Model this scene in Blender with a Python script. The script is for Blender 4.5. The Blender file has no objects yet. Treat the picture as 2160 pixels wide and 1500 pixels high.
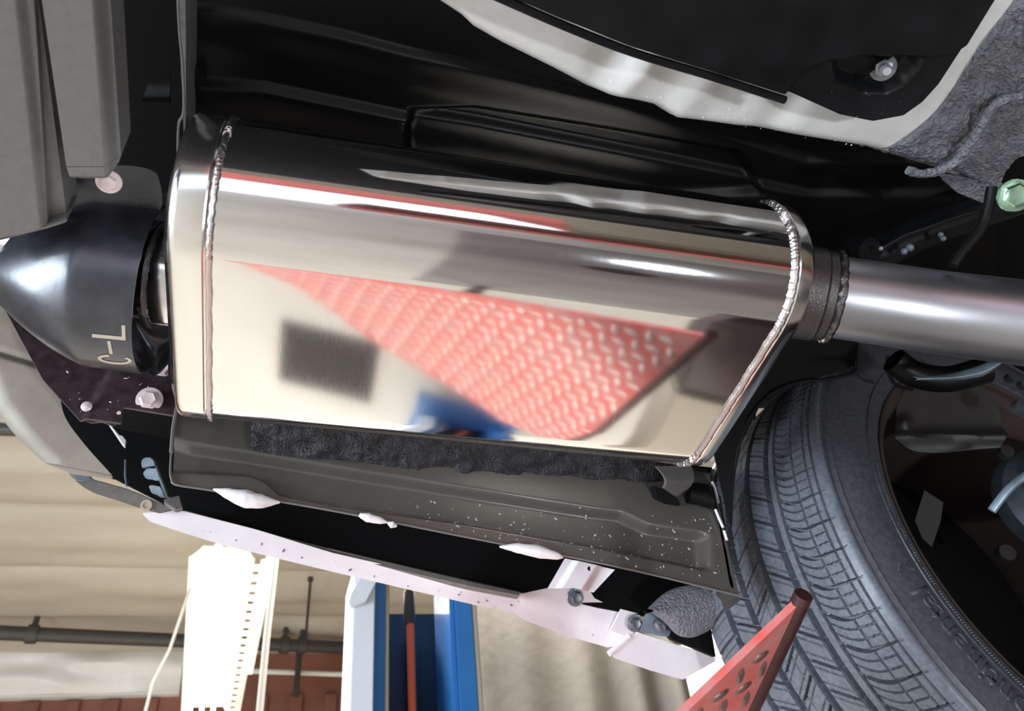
import bpy, bmesh, math, random
import numpy as np
from mathutils import Vector, Matrix, noise
random.seed(7)
C = bpy.context.scene.collection
H = 1.35                                # height of the camera above the workshop floor

# ------------------------------------------------------------------ camera
F = 1560.0
_u = np.array([-.098, .777, -.622]); _u /= np.linalg.norm(_u)
_a = np.array([.958, -.095, -.27]); _a -= _u*(_a@_u); _a /= np.linalg.norm(_a)
_y = np.cross(_u, _a)
MW = np.array([_a, _y, _u])             # world = MW @ camera axes ; X along the car, Y outboard, Z up
cd = bpy.data.cameras.new('camera'); cam = bpy.data.objects.new('camera', cd); C.objects.link(cam)
m4 = Matrix([list(r)+[0] for r in MW]+[[0,0,0,1]]); m4.translation = Vector((0,0,H)); cam.matrix_world = m4
cd.sensor_width = 36; cd.lens = 26; cd.clip_start = .01
cd.dof.use_dof = True; cd.dof.focus_distance = .66; cd.dof.aperture_fstop = 11
bpy.context.scene.camera = cam
vs = bpy.context.scene.view_settings
vs.view_transform = 'Standard'; vs.look = 'None'; vs.gamma = 1; vs.exposure = 0.2; vs.use_curve_mapping = False

w = bpy.data.worlds.new('world'); bpy.context.scene.world = w; w.use_nodes = True
bg = w.node_tree.nodes['Background']; bg.inputs[0].default_value = (.75,.85,1,1); bg.inputs[1].default_value = .05

def area(name, loc, target, sx, sy, power, col):
    l = bpy.data.lights.new(name, 'AREA'); l.shape = 'RECTANGLE'; l.size = sx; l.size_y = sy; l.energy = power; l.color = col
    o = bpy.data.objects.new(name, l); C.objects.link(o); o.location = loc
    o.rotation_euler = (Vector(target)-Vector(loc)).to_track_quat('-Z','Y').to_euler(); return o
# daylight through the open bay doors behind and beside the camera, and the shop's own hanging lamps
area('bay_door_daylight', (-1.3,-3.7,.55), (0,.5,1.7), 4.4, 1.5, 30, (.74,.86,1))
area('side_door_daylight', (-5.6,-.6,.95), (0,.6,1.5), 3.6, 1.8, 430, (.76,.87,1))
area('shop_lamp_glow', (.4,4.4,4.2), (.1,2.6,0), 4.5, .6, 330, (1,.95,.88))
area('shop_lamp_glow_far', (-2.0,7.5,3.7), (-2,7.5,0), 5, 1.2, 45, (1,.93,.82))
area('uplight_bounce', (-1.5,6.5,.3), (-1,7,4.5), 6, 3, 50, (1,.94,.84))

wl = area('added_highlight_light', (.62,-.62,H-.695), (.47,.36,H+.40), .14, .14, 12, (.86,.93,1)); wl.data.shape = 'DISK'  # added light, placed to give the exhaust pipe its highlight
# ------------------------------------------------------------------ helpers
def ray(px, py): return MW @ np.array([(px-1080)/F, (750-py)/F, -1.0])
class Plane:
    def __init__(s, p, n): s.p = np.array(p, float); s.n = np.array(n, float)/np.linalg.norm(n)
    def __call__(s, px, py):
        r = ray(px, py); return r*((s.p@s.n)/(r@s.n))
def PY(y): return Plane((0,y,0),(0,-1,0))
def PZ(z): return Plane((0,0,z),(0,0,-1))
def W(p): return Vector((float(p[0]), float(p[1]), float(p[2])+H))
def at(px, py, t): return ray(px, py)*t

def tag(o, label=None, cat=None, group=None, kind=None):
    if label: o['label'] = label
    if cat: o['category'] = cat
    if group: o['group'] = group
    if kind: o['kind'] = kind
    return o
def empty(name, p, label, cat, group=None):
    o = bpy.data.objects.new(name, None); C.objects.link(o); o.location = W(p); o.empty_display_size = .05
    return tag(o, label, cat, group)
bpy.context.view_layer.update()
def link(name, me, parent=None, mat=None):
    o = bpy.data.objects.new(name, me); C.objects.link(o)
    if mat and not me.materials: me.materials.append(mat)
    if parent:
        o.parent = parent
        o.matrix_parent_inverse = Matrix.Translation(-parent.location)
    return o
def mesh(name, verts, faces, mat, parent=None, smooth=True, angle=35):
    me = bpy.data.meshes.new(name); me.from_pydata([tuple(v) for v in verts], [], faces); me.validate()
    if smooth:
        me.polygons.foreach_set('use_smooth', [True]*len(me.polygons))
        me.set_sharp_from_angle(angle=math.radians(angle))
    me.update()
    return link(name, me, parent, mat)
def from_bm(name, bm, mat, parent=None, smooth=True, angle=35):
    me = bpy.data.meshes.new(name); bm.normal_update(); bm.to_mesh(me); bm.free()
    if smooth:
        me.polygons.foreach_set('use_smooth', [True]*len(me.polygons)); me.set_sharp_from_angle(angle=math.radians(angle))
    return link(name, me, parent, mat)

def resample(pts, n):
    p = np.array(pts, float); d = np.r_[0, np.cumsum(np.hypot(*np.diff(p, axis=0).T))]
    t = np.linspace(0, d[-1], n); return np.stack([np.interp(t, d, p[:,0]), np.interp(t, d, p[:,1])], 1)
def catmull(pts, k=8):
    p = [np.array(q, float) for q in pts]; p = [2*p[0]-p[1]]+p+[2*p[-1]-p[-2]]; out = []
    for i in range(1, len(p)-2):
        for j in range(k):
            t = j/k; a,b,c,d = p[i-1],p[i],p[i+1],p[i+2]
            out.append(.5*((2*b)+(-a+c)*t+(2*a-5*b+4*c-d)*t*t+(-a+3*b-3*c+d)*t**3))
    out.append(p[-2]); return out
def segd(P, pts, closed=False):
    P = np.asarray(P); best = np.full(len(P), 1e9); q = [np.array(x, float) for x in pts]
    if closed: q = q+[q[0]]
    for a, b in zip(q[:-1], q[1:]):
        ab = b-a; t = np.clip(((P-a)@ab)/(ab@ab), 0, 1); d = np.hypot(*(P-(a+t[:,None]*ab)).T); best = np.minimum(best, d)
    return best
def inside(P, poly):
    P = np.asarray(P); r = np.zeros(len(P), bool); n = len(poly)
    for i in range(n):
        x1,y1 = poly[i]; x2,y2 = poly[(i+1)%n]
        c = ((y1 > P[:,1]) != (y2 > P[:,1])) & (P[:,0] < (x2-x1)*(P[:,1]-y1)/((y2-y1)+1e-12)+x1); r ^= c
    return r
def sst(x, a, b):
    t = np.clip((x-a)/(b-a), 0, 1); return t*t*(3-2*t)
def emboss(P, poly, wd):                # 0 outside, 1 inside, ramp of wd pixels around the outline
    d = segd(P, poly, True); s = np.where(inside(P, poly), d, -d); return sst(s, -wd/2, wd/2)
def patch(name, top, bot, surf, nu, nv, mat, parent=None, h=None, thick=.0015, angle=35, curve=None):
    """sheet-metal panel between two outlines; h(P) relief in metres towards the viewer, thick = sheet depth"""
    T, B = resample(top, nu), resample(bot, nu)
    vv = np.linspace(0, 1, nv)
    P = (T[None]*(1-vv[:,None,None]) + B[None]*vv[:,None,None]).reshape(-1,2)
    X = np.array([surf(x, y) for x, y in P])
    n = surf.n if hasattr(surf, 'n') else None
    if n is None or callable(n): n = -X[len(X)//2]/np.linalg.norm(X[len(X)//2])
    if n @ X[len(X)//2] > 0: n = -n
    if h is not None: X = X + n[None]*np.asarray(h(P))[:,None]
    if curve is not None: X = X + n[None]*(np.repeat([curve(v) for v in vv], nu))[:,None]
    Nn = nu*nv; faces = []
    V = [W(p) for p in X] + [W(p - n*thick) for p in X]
    for j in range(nv-1):
        for i in range(nu-1):
            a = j*nu+i; faces.append((a, a+nu, a+nu+1, a+1)); faces.append((a+Nn, a+1+Nn, a+nu+1+Nn, a+nu+Nn))
    for i in range(nu-1):
        faces.append((i, i+1, i+1+Nn, i+Nn)); b = (nv-1)*nu+i; faces.append((b+1, b, b+Nn, b+1+Nn))
    for j in range(nv-1):
        a = j*nu; faces.append((a+nu, a, a+Nn, a+nu+Nn)); a = j*nu+nu-1; faces.append((a, a+nu, a+nu+Nn, a+Nn))
    return mesh(name, V, faces, mat, parent, True, angle)
def plate(name, pts, surf, thick, mat, parent=None, bevel=.0008, hole=None):
    """flat plate with the outline pts (pixels on the plane surf), real thickness, bevelled rim"""
    X = [surf(x, y) for x, y in pts]; n = surf.n.copy()
    if n @ X[0] > 0: n = -n
    bm = bmesh.new(); vs_ = [bm.verts.new(W(p)) for p in X]; f = bm.faces.new(vs_)
    r = bmesh.ops.extrude_face_region(bm, geom=[f]); 
    for v in [g for g in r['geom'] if isinstance(g, bmesh.types.BMVert)]: v.co += Vector(-n*thick)
    bmesh.ops.recalc_face_normals(bm, faces=bm.faces)
    if bevel: bmesh.ops.bevel(bm, geom=list(bm.edges), offset=bevel, segments=2, affect='EDGES', clamp_overlap=True)
    bmesh.ops.triangulate(bm, faces=[q for q in bm.faces if len(q.verts) > 4])
    return from_bm(name, bm, mat, parent)
def tube(name, pts, rad, mat, parent=None, seg=16, cap=True, bump=0, seed=0):
    pts = [np.array(p, float) for p in pts]; n = len(pts); R = rad if hasattr(rad, '__len__') else [rad]*n
    V, Fc = [], []; prev = None; rnd = random.Random(seed)
    for i, p in enumerate(pts):
        t = pts[min(i+1, n-1)]-pts[max(i-1, 0)]; t /= np.linalg.norm(t)
        if prev is None:
            prev = np.cross(t, [.3,.2,1.0]); prev /= np.linalg.norm(prev)
        prev = prev-t*(prev@t); prev /= np.linalg.norm(prev); b = np.cross(t, prev)
        for k in range(seg):
            a = 2*math.pi*k/seg; r = R[i]*(1+bump*(rnd.random()-.5)); V.append(W(p+prev*math.cos(a)*r+b*math.sin(a)*r))
    for i in range(n-1):
        for k in range(seg):
            a = i*seg+k; b2 = i*seg+(k+1)%seg; Fc.append((a, b2, b2+seg, a+seg))
    if cap: Fc.append(tuple(range(seg))[::-1]); Fc.append(tuple((n-1)*seg+k for k in range(seg)))
    return mesh(name, V, Fc, mat, parent)
def basis(ax):
    ax = np.array(ax, float); ax /= np.linalg.norm(ax); s = np.cross(ax, [0.1,0,1.0]); s /= np.linalg.norm(s); return ax, s, np.cross(ax, s)
def lathe(name, c, ax, prof, mat, parent=None, seg=32, angle=35, hexed=False):
    """prof: list of (distance along axis, radius)"""
    ax, s, t = basis(ax); c = np.array(c, float); V, Fc = [], []
    for d, r in prof:
        for k in range(seg):
            a = 2*math.pi*k/seg; V.append(W(c+ax*d+(s*math.cos(a)+t*math.sin(a))*r))
    for i in range(len(prof)-1):
        for k in range(seg):
            a = i*seg+k; b = i*seg+(k+1)%seg; Fc.append((a, b, b+seg, a+seg))
    Fc.append(tuple(range(seg))[::-1]); Fc.append(tuple((len(prof)-1)*seg+k for k in range(seg)))
    return mesh(name, V, Fc, mat, parent, True, angle)
def box(name, lo, hi, mat, parent=None, bevel=.004):
    bm = bmesh.new(); bmesh.ops.create_cube(bm, size=1)
    for v in bm.verts: v.co = Vector([lo[k]+(hi[k]-lo[k])*(v.co[k]+.5) for k in range(3)])+Vector((0,0,H))
    if bevel: bmesh.ops.bevel(bm, geom=list(bm.edges), offset=bevel, segments=2, affect='EDGES')
    return from_bm(name, bm, mat, parent)
def bolt(name, c, ax, r, mat, parent, washer=None, wm=None, head=None):
    """hexagon head with a flange/washer, axis points to the viewer's side"""
    head = head or r*.8
    if washer:
        lathe('washer', c, ax, [(0,washer*.98),(.0006,washer),(.0014,washer),(.002,washer*.96),(.002,r*.7)], wm or mat, parent, 40)
    o = lathe(name, np.array(c)+np.array(basis(ax)[0])*.0015, ax, [(0,r*1.22),(r*.14,r*1.22),(r*.2,r*1.02),(r*.2,r),(head*.85,r),(head,r*.84),(head*.93,r*.6)], mat, parent, 6)
    return o

# ------------------------------------------------------------------ materials
def mat(name, col, rough=.5, metal=0.0, nscale=None, nbump=0, cvar=0, spec=.5, emit=None, coat=0, detail=4, col2=None, vscale=None, dist=.002, aniso=0, coords='Object'):
    m = bpy.data.materials.new(name); m.use_nodes = True; nt = m.node_tree; b = nt.nodes['Principled BSDF']
    b.inputs['Base Color'].default_value = (*col,1); b.inputs['Roughness'].default_value = rough; b.inputs['Metallic'].default_value = metal
    b.inputs['Specular IOR Level'].default_value = spec; b.inputs['Coat Weight'].default_value = coat
    if aniso: b.inputs['Anisotropic'].default_value = aniso
    if emit: b.inputs['Emission Color'].default_value = (*emit[0],1); b.inputs['Emission Strength'].default_value = emit[1]
    if nscale:
        tc = nt.nodes.new('ShaderNodeTexCoord'); n = nt.nodes.new('ShaderNodeTexNoise'); n.inputs['Scale'].default_value = nscale; n.inputs['Detail'].default_value = detail
        nt.links.new(tc.outputs[coords], n.inputs['Vector'])
        if nbump:
            bp = nt.nodes.new('ShaderNodeBump'); bp.inputs['Strength'].default_value = nbump; bp.inputs['Distance'].default_value = dist
            nt.links.new(n.outputs['Fac'], bp.inputs['Height']); nt.links.new(bp.outputs['Normal'], b.inputs['Normal'])
        if cvar or col2:
            n2 = nt.nodes.new('ShaderNodeTexNoise'); n2.inputs['Scale'].default_value = vscale or nscale*.3; n2.inputs['Detail'].default_value = 6
            nt.links.new(tc.outputs[coords], n2.inputs['Vector'])
            r = nt.nodes.new('ShaderNodeValToRGB'); r.color_ramp.elements[0].position = .35; r.color_ramp.elements[1].position = .65
            c2 = col2 or tuple(min(1, c*(1+cvar)) for c in col); c1 = col if col2 else tuple(c*(1-cvar) for c in col)
            r.color_ramp.elements[0].color = (*c1,1); r.color_ramp.elements[1].color = (*c2,1)
            nt.links.new(n2.outputs['Fac'], r.inputs['Fac']); nt.links.new(r.outputs['Color'], b.inputs['Base Color'])
    return m
def brushed(name, col, r0, r1, scale, sc=(1,1,1), bump=.02):
    m = mat(name, col, r0, 1.0); nt = m.node_tree; b = nt.nodes['Principled BSDF']
    tc = nt.nodes.new('ShaderNodeTexCoord'); mp = nt.nodes.new('ShaderNodeMapping'); mp.inputs['Scale'].default_value = sc
    n = nt.nodes.new('ShaderNodeTexNoise'); n.inputs['Scale'].default_value = scale; n.inputs['Detail'].default_value = 3
    nt.links.new(tc.outputs['Object'], mp.inputs['Vector']); nt.links.new(mp.outputs['Vector'], n.inputs['Vector'])
    mr = nt.nodes.new('ShaderNodeMapRange'); mr.inputs['To Min'].default_value = r0; mr.inputs['To Max'].default_value = r1
    nt.links.new(n.outputs['Fac'], mr.inputs['Value']); nt.links.new(mr.outputs['Result'], b.inputs['Roughness'])
    bp = nt.nodes.new('ShaderNodeBump'); bp.inputs['Strength'].default_value = bump; bp.inputs['Distance'].default_value = .0004
    nt.links.new(n.outputs['Fac'], bp.inputs['Height']); nt.links.new(bp.outputs['Normal'], b.inputs['Normal'])
    return m
M_case  = brushed('polished_stainless', (.80,.785,.775), .04, .10, 60, (40,1,1), .008)
M_cap   = brushed('brushed_stainless', (.80,.78,.76), .10, .22, 60, (40,1,1), .02)
M_weld  = mat('weld_bead', (.70,.66,.66), .25, 1.0, 900, .6, dist=.0008)
M_weldk = mat('dark_weld_bead', (.12,.11,.11), .3, .9, 700, .6, dist=.001)
M_pipe  = brushed('brushed_pipe', (.50,.50,.53), .30, .40, 90, (1,6,6), .006)
M_chrome= brushed('bright_pipe', (.75,.72,.72), .08, .18, 60, (40,1,1), .01)
M_pan   = mat('black_underseal_smooth', (.0028,.0028,.0027), .42, 0, 60, .12, .3, spec=.22)
M_grit  = mat('black_rough_undercoat', (.018,.018,.021), .42, 0, 420, .9, .3, dist=.0025, detail=4)
M_gritg = mat('grey_rough_undercoat', (.18,.18,.20), .40, 0, 330, 1.0, .12, dist=.006, detail=3)
M_panel = mat('grey_brown_primer_sheet', (.095,.086,.075), .30, 0, 500, .06, .15, vscale=4)
M_maroon= mat('dark_maroon_painted_plate', (.040,.026,.030), .42, 0, 350, .15, .3)
M_white = mat('pale_painted_sheet', (.68,.665,.64), .42, 0, 200, .03, .06)
M_rail  = mat('white_painted_steel', (.90,.86,.88), .45, 0, 90, .03, .04)
M_bracket=mat('grey_bracket_steel', (.16,.15,.135), .5, .1, 400, .1, .15)
M_beam  = mat('silver_grey_paint', (.15,.143,.137), .48, .1, 500, .05, .06)
M_cowl  = mat('satin_black_steel', (.036,.038,.048), .27, .25, 160, .04, .25, spec=1.0)
M_alu   = mat('dull_aluminium_trim', (.44,.41,.345), .42, .5, 60, .08, .15)
M_void  = mat('void_black', (.003,.003,.0033), .8, spec=.2)  # near-black, the shade of hollows put into the colour
M_runway= mat('dark_worn_runway', (.07,.045,.045), .5, 0, 60, .2, .3)
M_cover = mat('black_plastic_cover', (.006,.0065,.0075), .34, 0, 120, .04, .3, spec=.2)
M_pink  = mat('zinc_plated_bolt', (.78,.66,.66), .38, .3, 300, .1, .1)
M_steel = mat('grey_steel_bolt', (.20,.21,.23), .38, .7, 300, .1, .2)
M_green = mat('green_zinc_bolt', (.35,.55,.42), .18, 1.0, 200, .1, .3)
M_bluegrey = mat('blue_grey_steel', (.22,.27,.32), .35, .4, 100, .1, .4)
M_rubt  = mat('lit_tread_rubber', (.12,.130,.150), .40, 0, 700, .15, .2, dist=.0008)  # paler and bluer than the sidewall, daylight put into the colour
M_rub   = mat('tyre_rubber', (.070,.072,.082), .40, 0, 700, .15, .2, dist=.0008)
M_letter= mat('mark_ink', (.50,.45,.35), .5)
M_sealer= mat('white_seam_sealer', (.85,.82,.84), .35, 0, 80, .2, .05)
M_red   = mat('red_worn_ramp_paint', (.78,.13,.11), .36, 0, 140, .3, col2=(.66,.25,.23), vscale=34)
M_redlug= mat('worn_tread_lug', (.30,.17,.16), .32, .5, 500, .3, .4)
M_lugtop= mat('bright_worn_lug', (.85,.70,.66), .34, .5, 500, .3, .2)
M_rededge=mat('dark_red_ramp_edge', (.06,.018,.018), .4, 0, 90, .3, .3)
M_floor = mat('pale_concrete', (.66,.64,.60), .55, 0, 6, .03, .06)
M_ceil  = mat('ceiling_insulation_film', (.52,.47,.385), .45, 0, 3, .35, .05, dist=.05, detail=6)
M_foil  = mat('white_insulation_foil', (.86,.84,.80), .35, 0, 4, .3, .05, dist=.05)
M_wall  = mat('cream_wall', (.62,.58,.50), .6, 0, 3, .1, .05)
M_rwall = mat('red_brown_steel_sheet', (.25,.10,.065), .55, 0, 3, .1, .2)
M_dpipe = mat('dark_iron_pipe', (.07,.065,.06), .5, .3)
M_blue  = mat('blue_lift_paint', (.035,.19,.52), .38, 0, 30, .05, .05, coat=.3)
M_bluew = mat('lit_lift_paint', (.78,.82,.88), .4)  # bright outer side of the blue post, light put into the colour
M_tan   = mat('tan_edge_trim', (.45,.40,.32), .5)
M_orange= mat('orange_hydraulic_hose', (.85,.17,.06), .4)
M_bluei = mat('shaded_lift_paint', (.012,.06,.15), .45)  # inside of the blue post, its shade painted in as darker blue
M_brake = mat('dull_dark_shield', (.022,.020,.018), .5, 0, 80, .1, .2)
M_hub = mat('dark_cast_hub', (.07,.085,.10), .3, .5, 100, .1, .3)
M_curt  = mat('grey_brown_curtain', (.20,.18,.155), .55, 0, 8, .3, .12, dist=.02)
M_lampw = mat('white_lamp_housing', (.85,.83,.76), .4, emit=((1,.93,.76),.55))
M_tubel = mat('lit_fluorescent_tube', (1,1,1), .5, emit=((1,.95,.85),9))
M_cable = mat('pale_grey_cable', (.55,.52,.47), .5)
M_glass = mat('sunlit_translucent_panel', (1,1,1), .5, emit=((1,1,1),2.2))
M_mat   = mat('dark_rubber_mat', (.02,.018,.018), .7)

# ------------------------------------------------------------------ the workshop
box('floor', (-14,-12,-H-.2), (16,13,-H), M_floor, None, 0)['kind'] = 'structure'
CZ = 3.22
def grid(name, x0, x1, y0, y1, nx, ny, zf, m):
    V = [Vector((x0+(x1-x0)*i/nx, y0+(y1-y0)*j/ny, zf(x0+(x1-x0)*i/nx, y0+(y1-y0)*j/ny)+H)) for j in range(ny+1) for i in range(nx+1)]
    n = nx+1; Fc = [(j*n+i, (j+1)*n+i, (j+1)*n+i+1, j*n+i+1) for j in range(ny) for i in range(nx)]
    N = len(V); V += [v+Vector((0,0,.06)) for v in V]; Fc += [tuple(k+N for k in f[::-1]) for f in Fc]
    return mesh(name, V, Fc, m)
def ceil_z(x, y):
    s = abs(math.sin(math.pi*(y-5.16)/1.32))
    wr = noise.noise(Vector((x*.35, y*2.6, 3.1)))*.05 + noise.noise(Vector((x*1.3+y, y*3.5, 7.7)))*.028
    return CZ + .10 - .11*s**.6 + wr*.9
o = grid('ceiling', -13, 15, 1.5, 11, 150, 190, ceil_z, M_ceil); o['kind'] = 'structure'
o = grid('ceiling_near', -13, 15, -10, 1.5, 60, 60, lambda x,y: CZ, M_ceil); o.name = 'ceiling.001'; o['kind'] = 'structure'
WP = PY(10.2)
zt = WP(200,1372)[2]; zb = WP(200,1470)[2]
o = box('wall_far', (-14,10.3,-H), (16,10.5,CZ+.2), M_rwall, None, 0); o['kind'] = 'structure'
for k in range(46):
    x = -9+k*.42; box('cladding_rib', (x,10.24,-H+.01), (x+.16,10.31,zb-.02), M_rwall, o, .01)
o = box('wall_left', (-9.2,2.8,-H), (-9,10.3,CZ), M_wall, None, 0); o['kind'] = 'structure'
o = box('wall_right', (13.8,-9,-H), (14,10.3,CZ), M_wall, None, 0); o['kind'] = 'structure'
o = box('wall_near', (-9,-9.2,-H), (14,-9,CZ), M_wall, None, 0); o['kind'] = 'structure'
# foil-wrapped eave beam above the red cladding
x1 = WP(390,1400)[0]
fo = empty('eave_beam', (-4,10,zb), 'white foil-wrapped eave beam running above the red-brown cladding', 'beam')
bm = bmesh.new()
n = 80; V=[]; Fc=[]
for i in range(n):
    x = -9+(x1+9.0)*i/(n-1)
    for j in range(14):
        z = zt+.04+(zb-zt-.04)*j/13; yb = 10.05-.08*math.sin(j/13*math.pi)+noise.noise(Vector((x*1.5,z*6,1)))*.07
        V.append(Vector((x,yb,z+H)))
for i in range(n-1):
    for j in range(13): a=i*14+j; Fc.append((a,a+1,a+15,a+14))
mesh('foil_wrap', V, Fc, M_foil, fo)
box('beam_core', (-9,10.14,zb), (x1,10.3,zt+.05), M_foil, fo, .01)
for (p, q, r, nm, lb) in (((0,1335),(762,1368),.075,'sprinkler_pipe','dark iron pipe running under the foil eave beam'),((-20,905),(140,910),.045,'ceiling_conduit','thin dark pipe under the ceiling film at the left edge')):
    S = PZ(CZ-.16); A = S(*p); B = S(*q); d = (B-A)/np.linalg.norm(B-A)
    t = empty(nm, A, lb, 'pipe'); L = 2.2 if nm[0]=='s' else .3
    tube('pipe_run', [A-d*1.5, B+d*(3 if nm[0]=='s' else .3)], r, M_dpipe, t, 14)
    if nm[0] == 's':
        for px in (68,600,636):
            c = S(px, 1335+px*.043); tube('hanger', [c, c+np.array([0,0,.30])], .03, M_dpipe, t, 8); lathe('collar', c-d*.05, d, [(0,r*1.3),(.1,r*1.3)], M_dpipe, t, 14)
        c = S(632,1368); tube('sprinkler_drop', [c, c-np.array([0,0,.55])], .035, M_dpipe, t, 8)
S = PY(9.6)
t = empty('truss_rod', S(510,1415), 'thin pale rail along the top of the far cladding', 'rail')
tube('rod', [S(505,1415), S(760,1424)], .03, M_foil, t, 8)
# purlins: thin white seams of the ceiling film
# hanging cables
S = Plane((0,6.3,0),(0,-1,-.25))
S = Plane((0,4.9,0),(0,-1,-.15))
t = empty('hanging_conduit', S(560,1175), 'pale straight conduit hanging right of the bright lamp', 'conduit'); tube('conduit', [S(588,1120), S(563,1340), S(538,1600)], .020, M_cable, t, 10)
S = Plane((0,6.3,0),(0,-1,-.25))
t = empty('hanging_cable', S(372,1340), 'thin grey cable slanting down left of the bright lamp', 'cable'); tube('cable', [S(402,1240), S(358,1370), S(322,1440), S(292,1560)], .012, M_cable, t, 8)
t = empty('drop_rod', S(650,1220), 'thin dark rod hanging between the lamp and the blue post', 'rod'); S = PZ(CZ-.06)
tube('rod', [S(655,1222), PZ(CZ-.2)(645,1345)], .016, M_dpipe, t, 8); lathe('rod_end', S(655,1222), (0,0,1), [(-.02,.03),(.02,.03)], M_dpipe, t, 10)
# fluorescent high-bay lamp
P1 = at(475,1180,5.6); P2 = at(437,1510,7.7); d = P2-P1; L = np.linalg.norm(d); d /= L
sd = np.cross([0,0,1.0], d); sd /= np.linalg.norm(sd); 
if sd[0] < 0: sd = -sd
up = np.cross(sd, d); up = up if up[2] > 0 else -up
lamp = empty('fluorescent_lamp', P1, 'large hanging fluorescent lamp, glowing white, left of the blue post', 'lamp')
def prism(name, prof, s0, s1, m, parent):    # prof (side, up) extruded along the lamp
    n = len(prof); V = [W(P1+d*s+sd*a+up*b) for s in (s0, s1) for a, b in prof]
    Fc = [(i,(i+1)%n,(i+1)%n+n,i+n) for i in range(n)]+[tuple(range(n))[::-1], tuple(range(n,2*n))]
    return mesh(name, V, Fc, m, parent, False)
prism('housing', [(-.255,.0),(-.17,.10),(.15,.10),(.21,.0),(.20,.0),(.145,.09),(-.165,.09),(-.245,.0)], 0, L, M_lampw, lamp)
prism('end_plate', [(-.255,.0),(-.20,.05),(-.17,.10),(.15,.10),(.21,.0)], -.012, .0, M_lampw, lamp)
for k in (-.17,-.06,.05): tube('tube', [P1+d*.03+sd*k+up*.03, P2+sd*k+up*.03], .02, M_tubel, lamp, 12)
# slotted side rail
n_sl = 14; 
for k in range(26):
    s = k*.165; prism('rail_web', [(.205,.0),(.262,.0),(.262,.012),(.205,.012)], s+.075, s+.165, M_lampw, lamp)
prism('side_rail', [(.258,.0),(.32,.02),(.32,.03),(.258,.012)], 0, L, M_lampw, lamp)
prism('rail_edge', [(.195,-.006),(.212,-.006),(.212,.02),(.195,.02)], 0, L, M_lampw, lamp)
for k in (-.06,.06): lathe('socket', P1+sd*k+up*.05, -d, [(0,.035),(.09,.035),(.10,.028)], M_lampw, lamp, 12)
prism('ballast_channel', [(.30,.06),(.37,.06),(.37,.14),(.30,.14)], -.15, 2.3, M_lampw, lamp)
# blue lift post: a C-channel standing on the floor
PP = PY(2.25)
def colx(px): return PP(px,1400)[0]
ztop = PP(880,1215)[2]+.03
post = empty('lift_post', (colx(880),2.3,-H), 'blue steel lift post, open channel with an orange hose inside', 'post')
def wall_(name, xa, xb, ya, yb, m, z1=None, b=.003): return box(name, (xa,ya,-H), (xb,yb,z1 or ztop), m, post, b)
wall_('side_flange', colx(739), colx(786), 2.22, 2.50, M_bluew)
wall_('front_lip', colx(786), colx(813), 2.25, 2.50, M_blue)
wall_('edge_strip', colx(813), colx(821), 2.25, 2.30, M_tan)
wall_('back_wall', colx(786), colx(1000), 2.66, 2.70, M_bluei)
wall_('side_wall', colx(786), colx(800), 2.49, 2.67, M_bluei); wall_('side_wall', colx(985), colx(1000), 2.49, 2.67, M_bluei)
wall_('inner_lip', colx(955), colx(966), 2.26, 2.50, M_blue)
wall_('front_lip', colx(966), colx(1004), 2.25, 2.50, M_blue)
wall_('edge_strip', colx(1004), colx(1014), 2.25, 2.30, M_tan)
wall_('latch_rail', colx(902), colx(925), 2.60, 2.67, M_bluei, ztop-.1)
hx = colx(880)+.0
tube('hose', [(hx+.02,2.36,-H+.05),(hx+.005,2.36,.3),(hx,2.36,PP(875,1290)[2]-.0)], .0125, M_orange, post, 12)
lathe('hose_fitting', (hx-.003,2.36,PP(875,1290)[2]), (0,0,1), [(0,.016),(.01,.019),(.10,.019),(.11,.014)], M_dpipe, post, 14)
plate('top_gusset', [(735,1272),(742,1250),(770,1205),(800,1215),(772,1268),(740,1280)], PY(2.2), .02, M_bluew, post)
base = box('base_plate', (colx(720),2.1,-H), (colx(1030),2.65,-H+.02), M_blue, post)
# curtain behind
S = PY(4.6); V=[]; Fc=[]; nx, nz = 220, 24
xa, xb = S(1000,1400)[0], S(1455,1450)[0]
for j in range(nz):
    for i in range(nx):
        x = xa+(xb-xa)*i/(nx-1); z = 2.3-3.4*j/(nz-1)
        px_ = i/nx
        f = .05*math.sin(x*19+.9*math.sin(x*5))*(.35+.65*sst(np.array(x),xa+.3,xa+1.0)) + .05*noise.noise(Vector((x*3,z*.6,5)))
        V.append(Vector((x+.06*z*0,4.6+f,z+H)))
for j in range(nz-1):
    for i in range(nx-1): a=j*nx+i; Fc.append((a,a+nx,a+nx+1,a+1))
o = mesh('curtain', V, Fc, M_curt); tag(o, 'grey-brown welding curtain hanging in folds right of the blue post', 'curtain')
# bright panel
S = PY(8.5)
o = plate('window_1', [(1440,1250),(1900,1250),(1900,1700),(1440,1700)], S, .03, M_glass, None, 0); o['kind']='structure'
S = PY(4.4)
# dark mat on the floor (seen mirrored in the muffler)
o = box('floor_mat', (-.36,1.91,-H), (.01,2.22,-H+.012), M_mat, None, .003); tag(o, 'dark rectangular mat on the pale floor, mirrored in the muffler', 'mat')

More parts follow.
